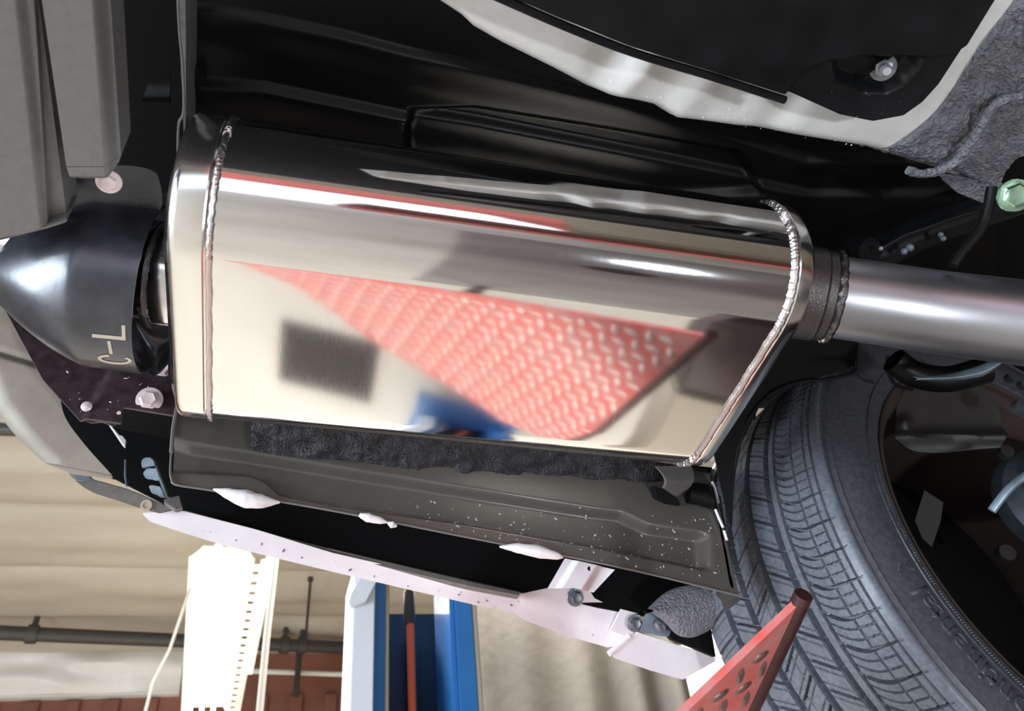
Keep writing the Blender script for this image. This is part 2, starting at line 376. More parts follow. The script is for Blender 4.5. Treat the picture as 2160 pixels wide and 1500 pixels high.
# ------------------------------------------------------------------ muffler
CL = np.array([-.0701,.4788,.4541]); CR = np.array([.3702,.4488,.4197]); AX = (CR-CL)/np.linalg.norm(CR-CL); LEN = np.linalg.norm(CR-CL)
YY = np.cross([0,0,1.0], AX); YY /= np.linalg.norm(YY); ZZ = np.cross(AX, YY)
A_, B_ = .1383, .0638; RAD = (.0628,.0555,.0618,.0548)
def ring(t, off=0.0, n=26, raw=False):
    """cross-section outline at fraction t along the case, off = growth outwards"""
    roll = -.083+(-.1007+.083)*t; yaw = -.0817+(-.0181+.0817)*t; tl = -.0411+(-.0124+.0411)*t
    C0 = CL+(CR-CL)*t; pts = []
    for k,(sx,sy,t0) in enumerate(((1,1,0),(-1,1,90),(-1,-1,180),(1,-1,270))):
        R = RAD[k]; cx = sx*(A_-R); cy = sy*(B_-R)
        for j in range(n):
            a = math.radians(t0+90*j/(n-1)); pts.append((cx+(R+off)*math.cos(a), cy+(R+off)*math.sin(a)))
        # flat run to the next corner
        kx = (k+1)%4; nx_, ny_, t1 = ((1,1,0),(-1,1,90),(-1,-1,180),(1,-1,270))[kx]; R2 = RAD[kx]
        a = math.radians(t1); q = (nx_*(A_-R2)+(R2+off)*math.cos(a), ny_*(B_-R2)+(R2+off)*math.sin(a)); p = pts[-1]
        for j in range(1, 10): pts.append((p[0]+(q[0]-p[0])*j/10, p[1]+(q[1]-p[1])*j/10))
    c, s = math.cos(roll), math.sin(roll)
    y2 = YY*math.cos(yaw)+AX*math.sin(yaw); z2 = ZZ+AX*math.tan(tl)
    return np.array([C0+y2*(c*x-s*y)+z2*(s*x+c*y) for x, y in pts]), C0, y2, z2
def loft(name, rings, m, parent, capa=False, capb=False, angle=40):
    n = len(rings[0]); V = [W(p) for r in rings for p in r]; Fc = []
    for i in range(len(rings)-1):
        for k in range(n): a=i*n+k; b=i*n+(k+1)%n; Fc.append((a,b,b+n,a+n))
    if capa: Fc.append(tuple(range(n))[::-1])
    if capb: Fc.append(tuple((len(rings)-1)*n+k for k in range(n)))
    return mesh(name, V, Fc, m, parent, True, angle)
def shrink(r, C0, k, dx): return C0+(r-C0)*k+AX*dx
muf = empty('muffler', (CL+CR)/2, 'large polished stainless oval muffler with welded end caps', 'muffler')
loft('case', [ring(t)[0] for t in np.linspace(0,1,24)], M_case, muf)
capw = .0285
for side, t0, s in ((0,0.0,-1),(1,1.0,1)):
    r0, C0, _, _ = ring(t0, .0012); cw = capw if side == 0 else .017
    prof = [(0,-.004),(0,0),(.0025,.0016),(.004,0),(cw*.75,0),(cw*.9,-.0012),(cw*.98,-.004),(cw,-.008)]
    rr = [ring(t0, .0012+o_)[0]+AX*(s*dx) for dx, o_ in prof]
    # domed end: shrink towards the centre
    last = rr[-1]
    for kk, dd in ((.9,.0035),(.78,.0055),(.5,.0065),(.2,.007)):
        rr.append(C0+AX*(s*(cw+dd))+(last-(C0+AX*s*cw))*kk)
    loft('end_cap', rr if s > 0 else rr, M_cap, muf, False, True)
    path = ring(t0, .0014)[0]; nn = len(path); V=[]; Fc=[]; seg=8; rnd = random.Random(side); 
    fine = []
    for i in range(nn):
        for j in range(4): fine.append(path[i]*(1-j/4)+path[(i+1)%nn]*j/4)
    nn = len(fine); Cc = ring(t0)[1]
    for i, p in enumerate(fine):
        q = fine[(i+1)%nn]; tg = q-fine[i-1]; tg /= np.linalg.norm(tg); o1 = p-Cc; o1 -= AX*(o1@AX); o1 = np.cross(tg, AX); 
        rr_ = (.0017 if side == 0 else .0023)*(1+.08*math.sin(i*1.9)+.14*(rnd.random()-.5)); wob = .0003*math.sin(i*.7)+.0003*(rnd.random()-.5)
        for k in range(seg):
            a = 2*math.pi*k/seg; V.append(W(p+AX*(wob+s*-.001+rr_*1.2*math.cos(a))+o1/np.linalg.norm(o1)*rr_*math.sin(a)))
    for i in range(nn):
        for k in range(seg): a=i*seg+k; b=i*seg+(k+1)%seg; a2=((i+1)%nn)*seg+k; b2=((i+1)%nn)*seg+(k+1)%seg; Fc.append((a,b,b2,a2))
    mesh('weld_bead', V, Fc, M_weld, muf)
# outlet neck on the left (towards the tail pipe shroud)
NL = at(372,588,.655); NLd = np.array([-1,.03,.10]); NLd = NLd/np.linalg.norm(NLd)
NR = .0405
lathe('outlet_neck', NL-NLd*.03, NLd, [(0,.0445),(.041,.0445),(.043,.043)], M_chrome, muf, 48)
nk = [NL+NLd*.0145+basis(NLd)[1]*math.cos(a)*.0432+basis(NLd)[2]*math.sin(a)*.0432 for a in np.linspace(0,2*math.pi,90)]
tube('neck_weld', nk, .0042, M_weldk, muf, 8, False, .35, 3)
tp = empty('tail_pipe', NL, 'short bright exhaust pipe between the black shroud and the muffler', 'pipe')
lathe('pipe', NL+NLd*.010, NLd, [(0,NR),(.115,NR),(.115,NR-.002),(0,NR-.002)], M_chrome, tp, 64)

# ------------------------------------------------------------------ exhaust pipe on the right
ep = empty('exhaust_pipe', at(1760,625,.64), 'brushed stainless exhaust pipe leaving the right end of the muffler', 'pipe')
pc = [at(1650,612,.637), at(1725,622,.632), at(1760,627,.630), at(1850,640,.626), at(1950,655,.621), at(2050,668,.613), at(2170,683,.600), at(2300,700,.585)]
pc = catmull(pc, 6)
tube('pipe', pc, .0348, M_pipe, ep, 72, False)
dC = pc[9]-pc[6]; dC = dC/np.linalg.norm(dC)
c0 = at(1712,620,.633)
lathe('collar', c0, dC, [(-.02,.040),(.004,.040),(.006,.0385),(.012,.0385),(.014,.0370),(.016,.0355)], M_weldk, ep, 64)
cb, cs, ct = basis(dC)
tube('weld_bead', [c0+dC*.016+(cs*math.cos(a)+ct*math.sin(a))*.0372 for a in np.linspace(0,2*math.pi,100)], .0032, M_weldk, ep, 8, False, .4, 5)

# ------------------------------------------------------------------ black exhaust shroud with the mark
SC = at(196,592,.64); SD = np.array([-1,.0,.06]); SD /= np.linalg.norm(SD)
b0, bs, bt = basis(SD)
# frame: ev = towards viewer, ew = downwards/outboard
tov = -SC/np.linalg.norm(SC); tov = tov-SD*(tov@SD); tov /= np.linalg.norm(tov); ew = np.cross(SD, tov)
if (MW.T@ew)[1] > 0: ew = -ew
sh = empty('exhaust_shroud', SC, 'satin black tapered exhaust shroud lettered C-L', 'shroud')
R0 = .0745
def sprof(s):     # radius at distance s along SD from the right-hand rim
    if s < .047: return R0
    if s < .052: return R0-.0020*(s-.047)/.005
    q = s-.052; return max(.0008, R0-.0020-.42*q*(.9+.9*q/.1))
def spt(s, th, off=0): r = sprof(s)+off; return SC-SD*.052+SD*s+(tov*math.cos(th)+ew*math.sin(th))*r
ns, nt_ = 46, 90; ths = np.linspace(math.radians(-118), math.radians(112), nt_)
V=[]; Fc=[]
ss = [0+.172*(i/(ns-1)) for i in range(ns)]
for off in (0,-.002):
    for s_ in ss:
        for th in ths: V.append(W(spt(s_, th, off if sprof(s_) > .006 else 0)))
Nn = ns*nt_
for i in range(ns-1):
    for k in range(nt_-1):
        a=i*nt_+k; Fc.append((a,a+1,a+1+nt_,a+nt_)); Fc.append((a+Nn,a+nt_+Nn,a+1+nt_+Nn,a+1+Nn))
for k in range(nt_-1): Fc.append((k+1,k,k+Nn,k+1+Nn))
for i in range(ns-1):
    a=i*nt_; Fc.append((a,a+nt_,a+nt_+Nn,a+Nn)); a+=nt_-1; Fc.append((a+nt_,a,a+Nn,a+nt_+Nn))
mesh('shell', V, Fc, M_cowl, sh)
# mounting flap above the shell, bolted on
flap = catmull([(150,350),(250,349),(300,353),(328,366),(340,400),(343,430)],5)
S_f = Plane(spt(.03, math.radians(-60)), (.1,-.35,-.9))
patch('mounting_flap', flap, resample([(60,505),(150,520),(250,500),(318,470),(337,445)],30), S_f, 40, 16, M_cowl, sh, thick=.003)
# inner liner, seen through the open mouth
S_i = Plane(at(345,720,.70),(.2,-.5,-.85))
patch('inner_liner', catmull([(270,640),(300,660),(345,690),(392,700)],4), catmull([(270,700),(300,770),(330,792),(368,752),(392,735)],4), S_i, 30, 14, M_cowl, sh, curve=lambda v: -.02*math.sin(v*math.pi))
patch('inner_tab', catmull([(330,425),(352,408),(375,412),(396,425)],4), catmull([(318,480),(340,470),(370,470),(396,475)],4), Plane(at(360,440,.69),(.1,-.4,-.9)), 24, 12, M_cowl, sh, thick=.003)
# the mark C-L, laid on the shell: (u along the rim direction, v across) -> pixel quads projected on the cylinder
def hit_shell(px, py):
    r = ray(px, py); o = SC-SD*.052
    # intersection with cylinder radius R0 around axis SD
    rp = r-SD*(r@SD); op = -(o-SD*(o@SD)); a = rp@rp; b = 2*rp@op; c = op@op-(R0+.0004)**2; t = (-b-math.sqrt(b*b-4*a*c))/(2*a); return r*t
def mark(name, outer, closed=True):
    V = [W(hit_shell(*p)) for p in outer]; n = len(V)//2
    Fc = [(i, i+1, n+i+1, n+i) for i in range(n-1)]
    o = mesh(name, V, Fc, M_letter, sh, False); return o
def zz(p): return (160+p[0]*.16, 660+p[1]*.16)
def strip(a, b, w_):          # quad strip along a->b of width w_
    a = np.array(a, float); b = np.array(b, float); d_ = (b-a)/np.linalg.norm(b-a); nrm = np.array([-d_[1], d_[0]])*w_/2
    k = 10; return [tuple(a+(b-a)*i/k-nrm) for i in range(k+1)]+[tuple(a+(b-a)*i/k+nrm) for i in range(k+1)]
mark('letter_stroke', [zz(p) for p in strip((212,300),(656,342),46)])
mark('letter_stroke', [zz(p) for p in strip((626,165),(632,360),48)])
mark('letter_dash', [zz(p) for p in strip((432,372),(466,542),44)])
cc = []
ang = np.radians(np.linspace(-112,  -112-292, 40))
cx, cy = 512, 616
oo = [(cx+226*math.cos(a)*1.0+ .0, cy+62*math.sin(a)+ (226*math.cos(a))*.085) for a in ang]
ii = [(cx+176*math.cos(a), cy+34*math.sin(a)+(176*math.cos(a))*.085) for a in ang]
mark('letter_curve', [zz(p) for p in oo+ii])

# ------------------------------------------------------------------ bumper beams, upper left
bb = empty('bumper_beam', PZ(.45)(50,250), 'silver-grey boxed bumper beam at the left edge of the view', 'beam')
def beam_h(P):
    x = P[:,0]-( -20+ P[:,1]*.115+ 62); return -.010*sst(x,-8,4)*(1-sst(x,16,26)) - .012*sst(x,26,30)*0
patch('beam_face', [(-80,-240),(16,-240),(48,-240)], [(-60,515),(60,490),(97,477)], PZ(.45), 60, 40, M_beam, bb, h=lambda P: -.006*sst(P[:,0],30+P[:,1]*.112,52+P[:,1]*.112), thick=.04)
patch('beam_flange', [(32,-240),(50,-240)], [(97,478),(142,466)], PZ(.462), 8, 30, M_beam, bb, thick=.03)
plate('end_lip', [(-30,512),(97,475),(142,464),(140,470),(97,484),(0,508)], PZ(.452), .03, M_beam, bb)
b2 = empty('bumper_bar', PZ(.44)(180,200), 'grey rounded bumper bar with a rounded end, second from the left edge', 'beam')
def b2h(P):
    L_ = 78+.128*P[:,1]; R_ = 219+.075*P[:,1]; e = np.minimum(P[:,0]-L_*.999-0, R_-P[:,0]); return -.012*(1-sst(P[:,0]*0+(R_-P[:,0]),-2,26))-.004*(1-sst(P[:,0]-L_,0,10))
patch('bar_face', [(53,-240),(127,-240),(203,-240)], [(140,352),(190,352),(247,352)], PZ(.44), 70, 30, M_beam, b2, h=b2h, thick=.03)
def endh(P):
    R_ = np.full(len(P), 246.0); return -.012*(1-sst(R_-P[:,0],-2,26))-.007*sst(P[:,1],370,392)
patch('bar_end', [(140,351),(190,351),(247,351)], catmull([(150,384),(170,389),(205,387),(228,376),(243,362)],4), PZ(.44), 50, 12, M_beam, b2, h=endh, thick=.03)
bl = empty('flange_bolt', PZ(.475)(234,378), 'pale zinc washer bolt peeking from under the rounded bumper bar', 'bolt')
bolt('bolt_head', PZ(.475)(230,382), (.15,-.35,-1), .0062, M_pink, bl, .0092, M_pink)

# ------------------------------------------------------------------ underbody
body = empty('car_underbody', (.4,.4,.62), 'black pressed floor pan of the raised car above the muffler', 'car')
def panh(P):
    x, y = P[:,0], P[:,1]
    l1 = np.interp(x,[380,450,560,720,860,1000,1300,1700],[8,14,34,68,105,135,205,330]); l2 = np.interp(x,[380,430,560,740,860,1000,1300,1700],[150,168,178,215,240,262,320,400])
    hh = .006*sst(y,l1-9,l1+9)*(1-sst(y,l1+10,l1+90)) + .008*sst(y,l2-9,l2+9)*(1-sst(y,l2+10,l2+90))
    hh -= .012*emboss(P,[(860,262),(870,236),(1000,232),(1560,320),(1600,400),(1400,420),(860,340)],22)
    return hh
patch('floor_pan', [(386,-60),(1100,-60),(2100,-60)], [(386,330),(1100,520),(2100,620)], PZ(.60), 300, 200, M_pan, body, h=panh, thick=.004)
patch('side_flange', [(372,-60),(377,60),(384,190),(386,240)], [(390,-60),(392,60),(392,190),(390,430)], PZ(.545), 30, 3, M_bracket, body, thick=.05)
o = tube('flange_edge', [PZ(.53)(*p) for p in catmull([(374,-40),(378,60),(386,150),(387,235),(377,262),(375,330),(378,420)],6)], .0011, M_beam, body, 6)
patch('rear_pan', [(-200,-100),(400,-100)], [(-200,700),(400,700)], PZ(.66), 12, 12, M_void, body, thick=.004)
# faint pressed boss and drain hole in the dark pan, left
lathe('drain_hole', PZ(.594)(408,155), (0,0,-1), [(0,.010),(.006,.010),(.0065,.008)], M_void, body, 20)
patch('pan_boss', [(312,175),(360,160)], [(300,215),(360,215)], PZ(.60), 20, 14, M_pan, body, h=lambda P: .008*np.exp(-((P[:,1]-195)/12)**2), thick=.003)
box('body_shell', (-.9,-1.4,.68), (3.6,.70,1.0), M_void, body, .01)
box('quarter_shell', (-.9,.93,.66), (.35,1.0,1.0), M_void, body, .01)
box('rear_closing', (-.92,-1.4,.60), (-.85,1.0,1.0), M_void, body, .01)

# side panel (inner quarter), stamped
PS = PY(.675)
EMB = [(560,985),(1180,1065),(1310,1085),(1370,1115),(1488,1130),(1508,1198),(1480,1200),(1100,1125),(700,1065),(575,1045),(540,1012),(380,990),(380,955)]
def sideh(P):
    x, y = P[:,0], P[:,1]
    up_ = np.interp(x,[360,400,560,720,1000,1250,1310,1370,1480,1560],[925,938,962,990,1035,1075,1082,1110,1126,1140])
    lo_ = np.interp(x,[360,530,560,590,700,1000,1250,1490,1560],[990,1000,1012,1040,1062,1105,1150,1200,1215])
    inn = sst(y,up_-6,up_+8)*(1-sst(y,lo_-8,lo_+6))*(1-sst(x,1472,1506))
    return -.013*inn - .03*(1-sst(x,362,372))*0
side = empty('inner_quarter_panel', PS(900,1050), 'dark grey pressed side panel with a raised rib below the muffler', 'panel')
patch('panel_sheet', catmull([(372,800),(520,840),(900,900),(1250,955),(1500,1000)],8), catmull([(362,1014),(372,1024),(450,1036),(700,1078),(1000,1137),(1300,1196),(1560,1258)],8), PS, 260, 70, M_panel, side, h=sideh, thick=.0014, angle=60)
tube('rolled_edge', [PS(*p)+np.array([0,-.002,0]) for p in catmull([(372,812),(366,900),(360,985),(362,1012),(374,1025),(450,1037),(700,1079),(1000,1138),(1300,1197),(1562,1259)],8)], .0012, M_beam, side, 8)
patch('end_return', [(1497,1000),(1512,1015),(1530,1040)], [(1540,1235),(1558,1255),(1568,1262)], PS, 14, 24, M_grit, side, thick=.03, h=lambda P: -.012*sst(P[:,0]-P[:,1]*.2,1300,1325))
# rough sprayed undercoat strip and bulge below the muffler
def grith(P): return np.array([.004*noise.noise(Vector((x*.02,y*.04,2)))+.0012*noise.noise(Vector((x*.08,y*.08,5))) for x,y in P])
o = patch('sprayed_undercoat', [(532,870),(900,905),(1250,950),(1450,985)], catmull([(528,950),(600,962),(760,975),(900,1000),(1100,1018),(1250,1022),(1400,1040)],5), Plane(PS(900,950)+np.array([0,-.02,0]),(0,-.75,-.65)), 200, 30, M_grit, side, h=grith, thick=.02)
# seam sealer drips hanging on the lower edge
def blob(pts, rads, name='sealer_drip', m=M_sealer, S=PS, parent=side):
    q = [S(*p)+np.array([0,-.004,0]) for p in catmull(pts,5)]; r = np.interp(np.linspace(0,1,len(q)), np.linspace(0,1,len(rads)), rads)
    return tube(name, q, list(r), m, parent, 14, True, .12, 4)
blob([(450,1036),(480,1045),(515,1056),(550,1062),(590,1064)], [.0008,.005,.0085,.007,.001])
blob([(757,1090),(775,1096),(800,1102),(815,1106)], [.002,.0045,.0035,.001]); blob([(816,1106),(826,1111),(836,1114)], [.001,.0035,.001])
blob([(1052,1157),(1090,1160),(1130,1167),(1170,1176),(1185,1180)], [.001,.005,.0065,.004,.0008])
# hooked tab and clips at the panel's front end
patch('hooked_tab', [(1385,985),(1420,985),(1460,985)], [(1400,1030),(1428,1048),(1440,1040)], Plane(PS(1420,1010)+np.array([0,-.04,0]),(.4,-.6,-.6)), 16, 20, M_beam, side, curve=lambda v: .008*math.sin(v*3.1), thick=.003)
patch('dark_clip', [(1380,1025),(1398,1032),(1430,1052)], [(1388,1050),(1410,1062),(1436,1066)], Plane(PS(1400,1045)+np.array([0,-.015,0]),(0,-.9,-.4)), 12, 8, M_void, side, thick=.012)
patch('dark_clip', [(1450,1020),(1470,1018),(1494,1022)], [(1456,1060),(1480,1066),(1508,1075)], Plane(PS(1480,1045)+np.array([0,-.015,0]),(0,-.9,-.4)), 12, 8, M_pan, side, thick=.012, curve=lambda v: .004*math.sin(v*3.1))
for pts in (((1497,1022),(1503,1035),(1510,1066)), ((1504,1080),(1512,1100),(1520,1118)), ((1522,1125),(1528,1145))):
    tube('sealer_line', [PS(*p)+np.array([0,-.006,0]) for p in pts], .0016, M_sealer, side, 8)
def chips(name, n, region, surf, parent, m, size, hf=None, seed=1, off=.0004):
    r_ = random.Random(seed); P = []; xs = [p[0] for p in region]; yy_ = [p[1] for p in region]
    while len(P) < n:
        q = (r_.uniform(min(xs),max(xs)), r_.uniform(min(yy_),max(yy_)))
        if inside(np.array([q]), region)[0]: P.append(q)
    hh = hf(np.array(P)) if hf else np.zeros(n); nn_ = surf.n.copy()
    if nn_ @ surf(*P[0]) > 0: nn_ = -nn_
    a_, s1, s2 = basis(nn_); V=[]; Fc=[]
    for p, h_ in zip(P, hh):
        c = surf(*p)+nn_*(h_+off); q = len(V); R_ = size*(.4+1.3*r_.random()**2); st_ = 1+1.5*r_.random(); an = r_.random()*6.28
        for k in range(5):
            t_ = 2*math.pi*k/5; x = math.cos(t_)*R_*st_; y = math.sin(t_)*R_; V.append(W(c+s1*(x*math.cos(an)-y*math.sin(an))+s2*(x*math.sin(an)+y*math.cos(an))-nn_*off))
        V.append(W(c+nn_*R_*.35)); Fc += [(q+k,q+(k+1)%5,q+5) for k in range(5)]
    o = mesh(name, V, Fc, m, parent, False); o['kind'] = 'stuff'; return o
M_chip = mat('stone_chip', (.55,.52,.49), .5)
chips('stone_chips', 150, [(900,1040),(1500,1090),(1540,1230),(1400,1215),(1000,1125),(850,1060)], PS, side, M_chip, .0007, sideh, 1)
chips('stone_chips', 40, [(600,1060),(1000,1130),(1300,1190),(1300,1170),(900,1040)], PS, side, M_chip, .0006, sideh, 2)
# dark maroon bracket plate, left
PMr = PY(.66)
mp = empty('bracket_plate', PMr(260,820), 'dark maroon bolted bracket plate left of the muffler', 'bracket')
patch('plate_face', [(-40,560),(60,520),(150,500),(260,540),(372,640)], [(90,800),(170,888),(258,900),(262,866),(372,884)], PMr, 70, 40, M_maroon, mp, h=lambda P: .006*sst(P[:,0]+P[:,1]*.55,655,675), thick=.003)
plate('lower_edge', [(150,860),(200,865),(258,868),(250,890),(236,896),(215,888),(190,890),(170,880)], PY(.663), .004, M_maroon, mp)
patch('plate_wing', [(355,735),(392,740)], [(355,800),(392,802)], PY(.64), 12, 12, M_cowl, mp, thick=.003, curve=lambda v: .004*math.sin(v*3.1))
g = tube('gusset_edge', [PMr(*p)+np.array([0,-.005,0]) for p in ((378,808),(373,870),(366,910),(362,960))], .002, M_beam, mp, 8)
for (px, py, wr, r_) in ((316,844,.0125,.0080),(345,778,.0115,.0075)):
    t = empty('flange_bolt', PY(.653)(px,py), 'zinc washer bolt on the maroon plate above its dark cut-out' if px<320 else 'zinc washer bolt beside the mouth of the black shroud', 'bolt')
    bolt('bolt_head', PY(.653)(px,py), (-.05,-1,-.45), r_, M_pink, t, wr, M_pink)
t = empty('rivet', PMr(183,858), 'small pale rivet on the maroon plate near the aluminium trim', 'rivet')
lathe('rivet_head', PY(.653)(183,858), (0,-1,-.3), [(0,.005),(.0015,.0048),(.0025,.003)], M_pink, t, 20)
lathe('rivet_ring', PY(.6545)(251,872), (0,-1,-.3), [(0,.002),(.001,.002),(.001,.001)], M_pink, t, 16)
chips('paint_chips', 26, [(120,760),(180,790),(330,800),(360,860),(270,850),(200,885),(150,860)], Plane(PMr.p+np.array([0,-.0065,0]), PMr.n), mp, M_pink, .0005, None, 6)
# black sheets behind the gap, the shade of the hollow painted in
cav = empty('cavity_shade', PY(.93)(700,1130), 'black sheets for the shade of the hollow inside the body behind the white side rail', 'panel')
patch('cavity_shade_wall', [(90,800),(700,980),(1300,1050),(1545,1075)], [(150,985),(240,1008),(390,1085),(1100,1250),(1520,1330)], PY(.86), 30, 8, M_void, cav, thick=.003)
patch('cavity_shade_roof', [(200,780),(700,900),(1600,1000)], [(230,900),(700,1000),(1600,1120)], Plane(PY(.87)(700,990),(0,-.2,-1)), 20, 6, M_void, cav, thick=.003)
# small blue-grey pieces inside
ib = empty('ladder_bracket', PY(.80)(330,1010), 'small stepped blue-grey bracket inside the dark cut-out', 'bracket')
PI_ = PY(.80)
def zk(p): return (140+p[0]*.16, 860+p[1]*.16)
for nm, poly in (('step',[(985,700),(1020,660),(1100,655),(1150,690),(1172,765),(1080,775),(1000,800),(985,760)]),('step',[(1005,860),(1060,800),(1190,800),(1240,950),(1180,965),(1120,945),(1050,940),(1010,880)]),('step',[(1080,1030),(1130,1020),(1240,1045),(1300,1180),(1240,1185),(1190,1150),(1140,1140),(1110,1110)]),('side_strip',[(1150,690),(1200,800),(1340,1170),(1310,1180),(1180,870)])):
    plate(nm, [zk(p) for p in poly], Plane(PI_(330,1010),(-.25,-1,-.5 if nm=='step' else -.2)), .008, M_bluegrey, ib)
plate('foot', [zk(p) for p in [(1330,1190),(1490,1155),(1530,1310),(1440,1335),(1290,1235),(1280,1205)]], PY(.79), .01, M_beam, ib)
st = empty('thin_strut', PI_(245,915), 'thin bright strut crossing the dark cut-out above the grey bracket', 'strut')
plate('strut', [zk(p) for p in [(552,212),(580,215),(700,360),(740,365),(790,430),(775,528),(740,490)]], PI_, .003, M_rail, st)
tube('wire', [PI_(*zk(p)) for p in [(778,690),(775,900),(795,1040)]], .0011, M_bluegrey, st, 8)
# grey lower bracket
PG = Plane(PY(.80)(260,1040),(0,-1,-.45))
gb = empty('corner_bracket', PG(260,1040), 'dark grey angled bracket with one screw hole at the rail end', 'bracket')
plate('bracket_face', [zk(p) for p in [(105,955),(240,975),(430,965),(560,1000),(790,1065),(960,1130),(1200,1240),(1440,1345),(1230,1395),(1000,1335),(700,1235),(370,1130),(240,1060)]], PG, .003, M_bracket, gb)
plate('bracket_tab', [zk(p) for p in [(10,800),(60,825),(290,870),(350,945),(430,965),(240,975),(105,945),(40,890)]], PG, .004, M_bluegrey, gb)
lathe('screw_hole', PG(309,1066)-PG.n*-.0012, PG.n if PG.n[2]<0 else -PG.n, [(0,.0062),(.0009,.006),(.001,.0035),(-.001,.003)], M_tan, gb, 20)
# silver aluminium trim lower-left
PA = Plane(PY(.72)(90,850),(.1,-1,-.35))
tr = empty('bumper_trim', PA(90,850), 'dull aluminium curved trim strip with a seam at the lower left', 'trim')
Lc = catmull([(-90,560),(-50,760),(-14,853),(34,920),(92,976)],8); Rc = catmull([(-40,520),(8,600),(45,690),(90,775),(122,812),(138,880),(180,940),(237,1004)],8)
def trh(P): 
    x,y = P[:,0],P[:,1]; seam = y-(742+x*.30); return .006*sst(seam,-10,16)*(1-.0) - .0035*np.exp(-((seam-2)/7)**2) - .004*(1-sst(x-np.interp(y,[560,760,853,915,974],[-90,-50,-14,34,92]),-8,45)) + .006*sst(x*.3+980-y,40,-5)*0
patch('trim_strip', Lc, Rc, PA, 130, 46, M_alu, tr, h=trh, thick=.0015)
plate('trim_lip', [(92,970),(160,985),(238,1003),(236,1009),(150,998),(95,977)], PA, .006, M_alu, tr)
cl = plate('clip', [(100,787),(112,781),(126,786),(136,808),(130,814),(112,808),(104,800)], Plane(PA(118,798)+np.array([0,-.012,0]),(.2,-1,-.3)), .008, M_bracket, tr)
# white side rail
PR = Plane(PY(.84)(760,1190),(0,-1,-.55))
ra = empty('side_rail', PR(760,1190), 'long white painted side rail along the underside, stone-chipped', 'rail')
up_e = [(302,1082),(345,1080),(387,1078),(540,1117),(700,1166),(900,1212),(1092,1254),(1160,1240),(1202,1236),(1240,1240),(1254,1262),(1300,1285),(1345,1292),(1340,1330),(1325,1346)]
lo_e = [(302,1086),(318,1101),(380,1122),(470,1150),(700,1206),(1000,1276),(1076,1288),(1110,1310),(1200,1343),(1282,1366),(1300,1362)]
patch('rail_face', up_e, lo_e, PR, 220, 12, M_rail, ra, h=lambda P: .0015*sst(P[:,0],1096,1104)*np.exp(-((P[:,1]-1254-(P[:,0]-1100)*.35)/22)**2), thick=.003)
patch('rail_top_flange', [(388,1076),(700,1160),(1000,1229),(1096,1249)], [(388,1082),(700,1170),(1000,1238),(1096,1256)], Plane(PR(700,1165)+np.array([0,.006,0]),(0,-1,0)), 60, 3, M_bracket, ra, thick=.012)
ra2 = empty('rail_end_plate', PR(1400,1380), 'white folded end plate overlapping the front end of the side rail', 'plate')
PR2 = Plane(PR(1400,1380)+np.array([0,-.01,0]),(0,-1,-.5))
patch('plate_face', [(1326,1342),(1345,1334),(1420,1358),(1470,1372),(1510,1388)], [(1284,1378),(1300,1390),(1370,1414),(1440,1434),(1508,1396)], PR2, 60, 12, M_rail, ra2, thick=.003)
tube('folded_edge', [PR2(*p) for p in ((1284,1380),(1305,1362),(1328,1342))], .0035, M_rail, ra2, 10)
patch('upper_tab', [(1310,1285),(1352,1296)], [(1288,1330),(1330,1346)], PR2, 14, 10, M_rail, ra2, thick=.003)
# pale strut between the rail and the panel
PB = Plane(PY(.79)(1230,1215),(-.2,-1,-.4))
sb = empty('body_strut', PB(1230,1215), 'pale channel strut with one hole joining the rail to the panel', 'strut')
patch('strut_channel', [(1192,1178),(1245,1190),(1297,1202)], [(1155,1242),(1205,1240),(1252,1250)], PB, 44, 20, M_rail, sb, h=lambda P: .007*sst(P[:,0]+(P[:,1]-1180)*.62,1208,1222)*(1-sst(P[:,0]+(P[:,1]-1180)*.62,1262,1284)), thick=.002)
lathe('strut_hole', PB(1239,1205)+np.array([0,-.0075,0]), (0,-1,-.4), [(-.001,.0026),(.0003,.0026)], M_void, sb, 16)
for px, py, r_, nm in ((1213,1260,.0078,'dark hexagon bolt on the white rail below the pale strut'),(1338,1315,.0072,'dark hexagon bolt, left one of the pair by the foam pad'),(1393,1319,.0064,'dark hexagon bolt, right one of the pair by the foam pad')):
    S_ = PR if px < 1300 else PR2
    c = S_(px,py); c = c*(.994 if px<1390 else .984)
    t = empty('hex_bolt', c, nm, 'bolt'); bolt('bolt_head', c, S_.n if S_.n[1]<0 else -S_.n, r_, M_steel, t, r_*1.45, M_steel)
tbp = empty('bolt_tab', PR2(1390,1320)*.986, 'small grey square tab under the right bolt of the pair', 'plate')
plate('tab', [(1362,1296),(1376,1291),(1412,1302),(1424,1310),(1412,1343),(1398,1343),(1350,1332)], Plane(PR2(1390,1320)*.986,PR2.n), .003, M_bluegrey, tbp)
chips('paint_chips', 40, [(420,1110),(700,1180),(1100,1262),(1260,1270),(1270,1350),(1100,1300),(700,1195),(420,1125)], Plane(PR.p+PR.n*(.0006 if PR.n[1]<0 else -.0006), PR.n), ra, M_steel, .0007, None, 5)
# foam pad
PF = Plane(PY(.815)(1460,1290),(-.1,-1,-.4))
fp = empty('foam_pad', PF(1460,1290), 'dark blue-grey sprayed foam pad at the front end of the rail', 'pad')
patch('pad', catmull([(1372,1284),(1410,1250),(1450,1236),(1490,1238),(1530,1250),(1563,1264)],5), catmull([(1380,1292),(1410,1315),(1435,1340),(1465,1344),(1510,1320),(1556,1270)],5), PF, 50, 26, M_gritg, fp, curve=lambda v: .014*math.sin(v*math.pi)**.7, thick=.01)
patch('pad_shadow_side', [(1360,1288),(1420,1320),(1500,1325)], [(1420,1350),(1460,1365),(1510,1386)], Plane(PF(1460,1290)*1.045,(0,-1,-.3)), 20, 8, M_void, fp, thick=.01)
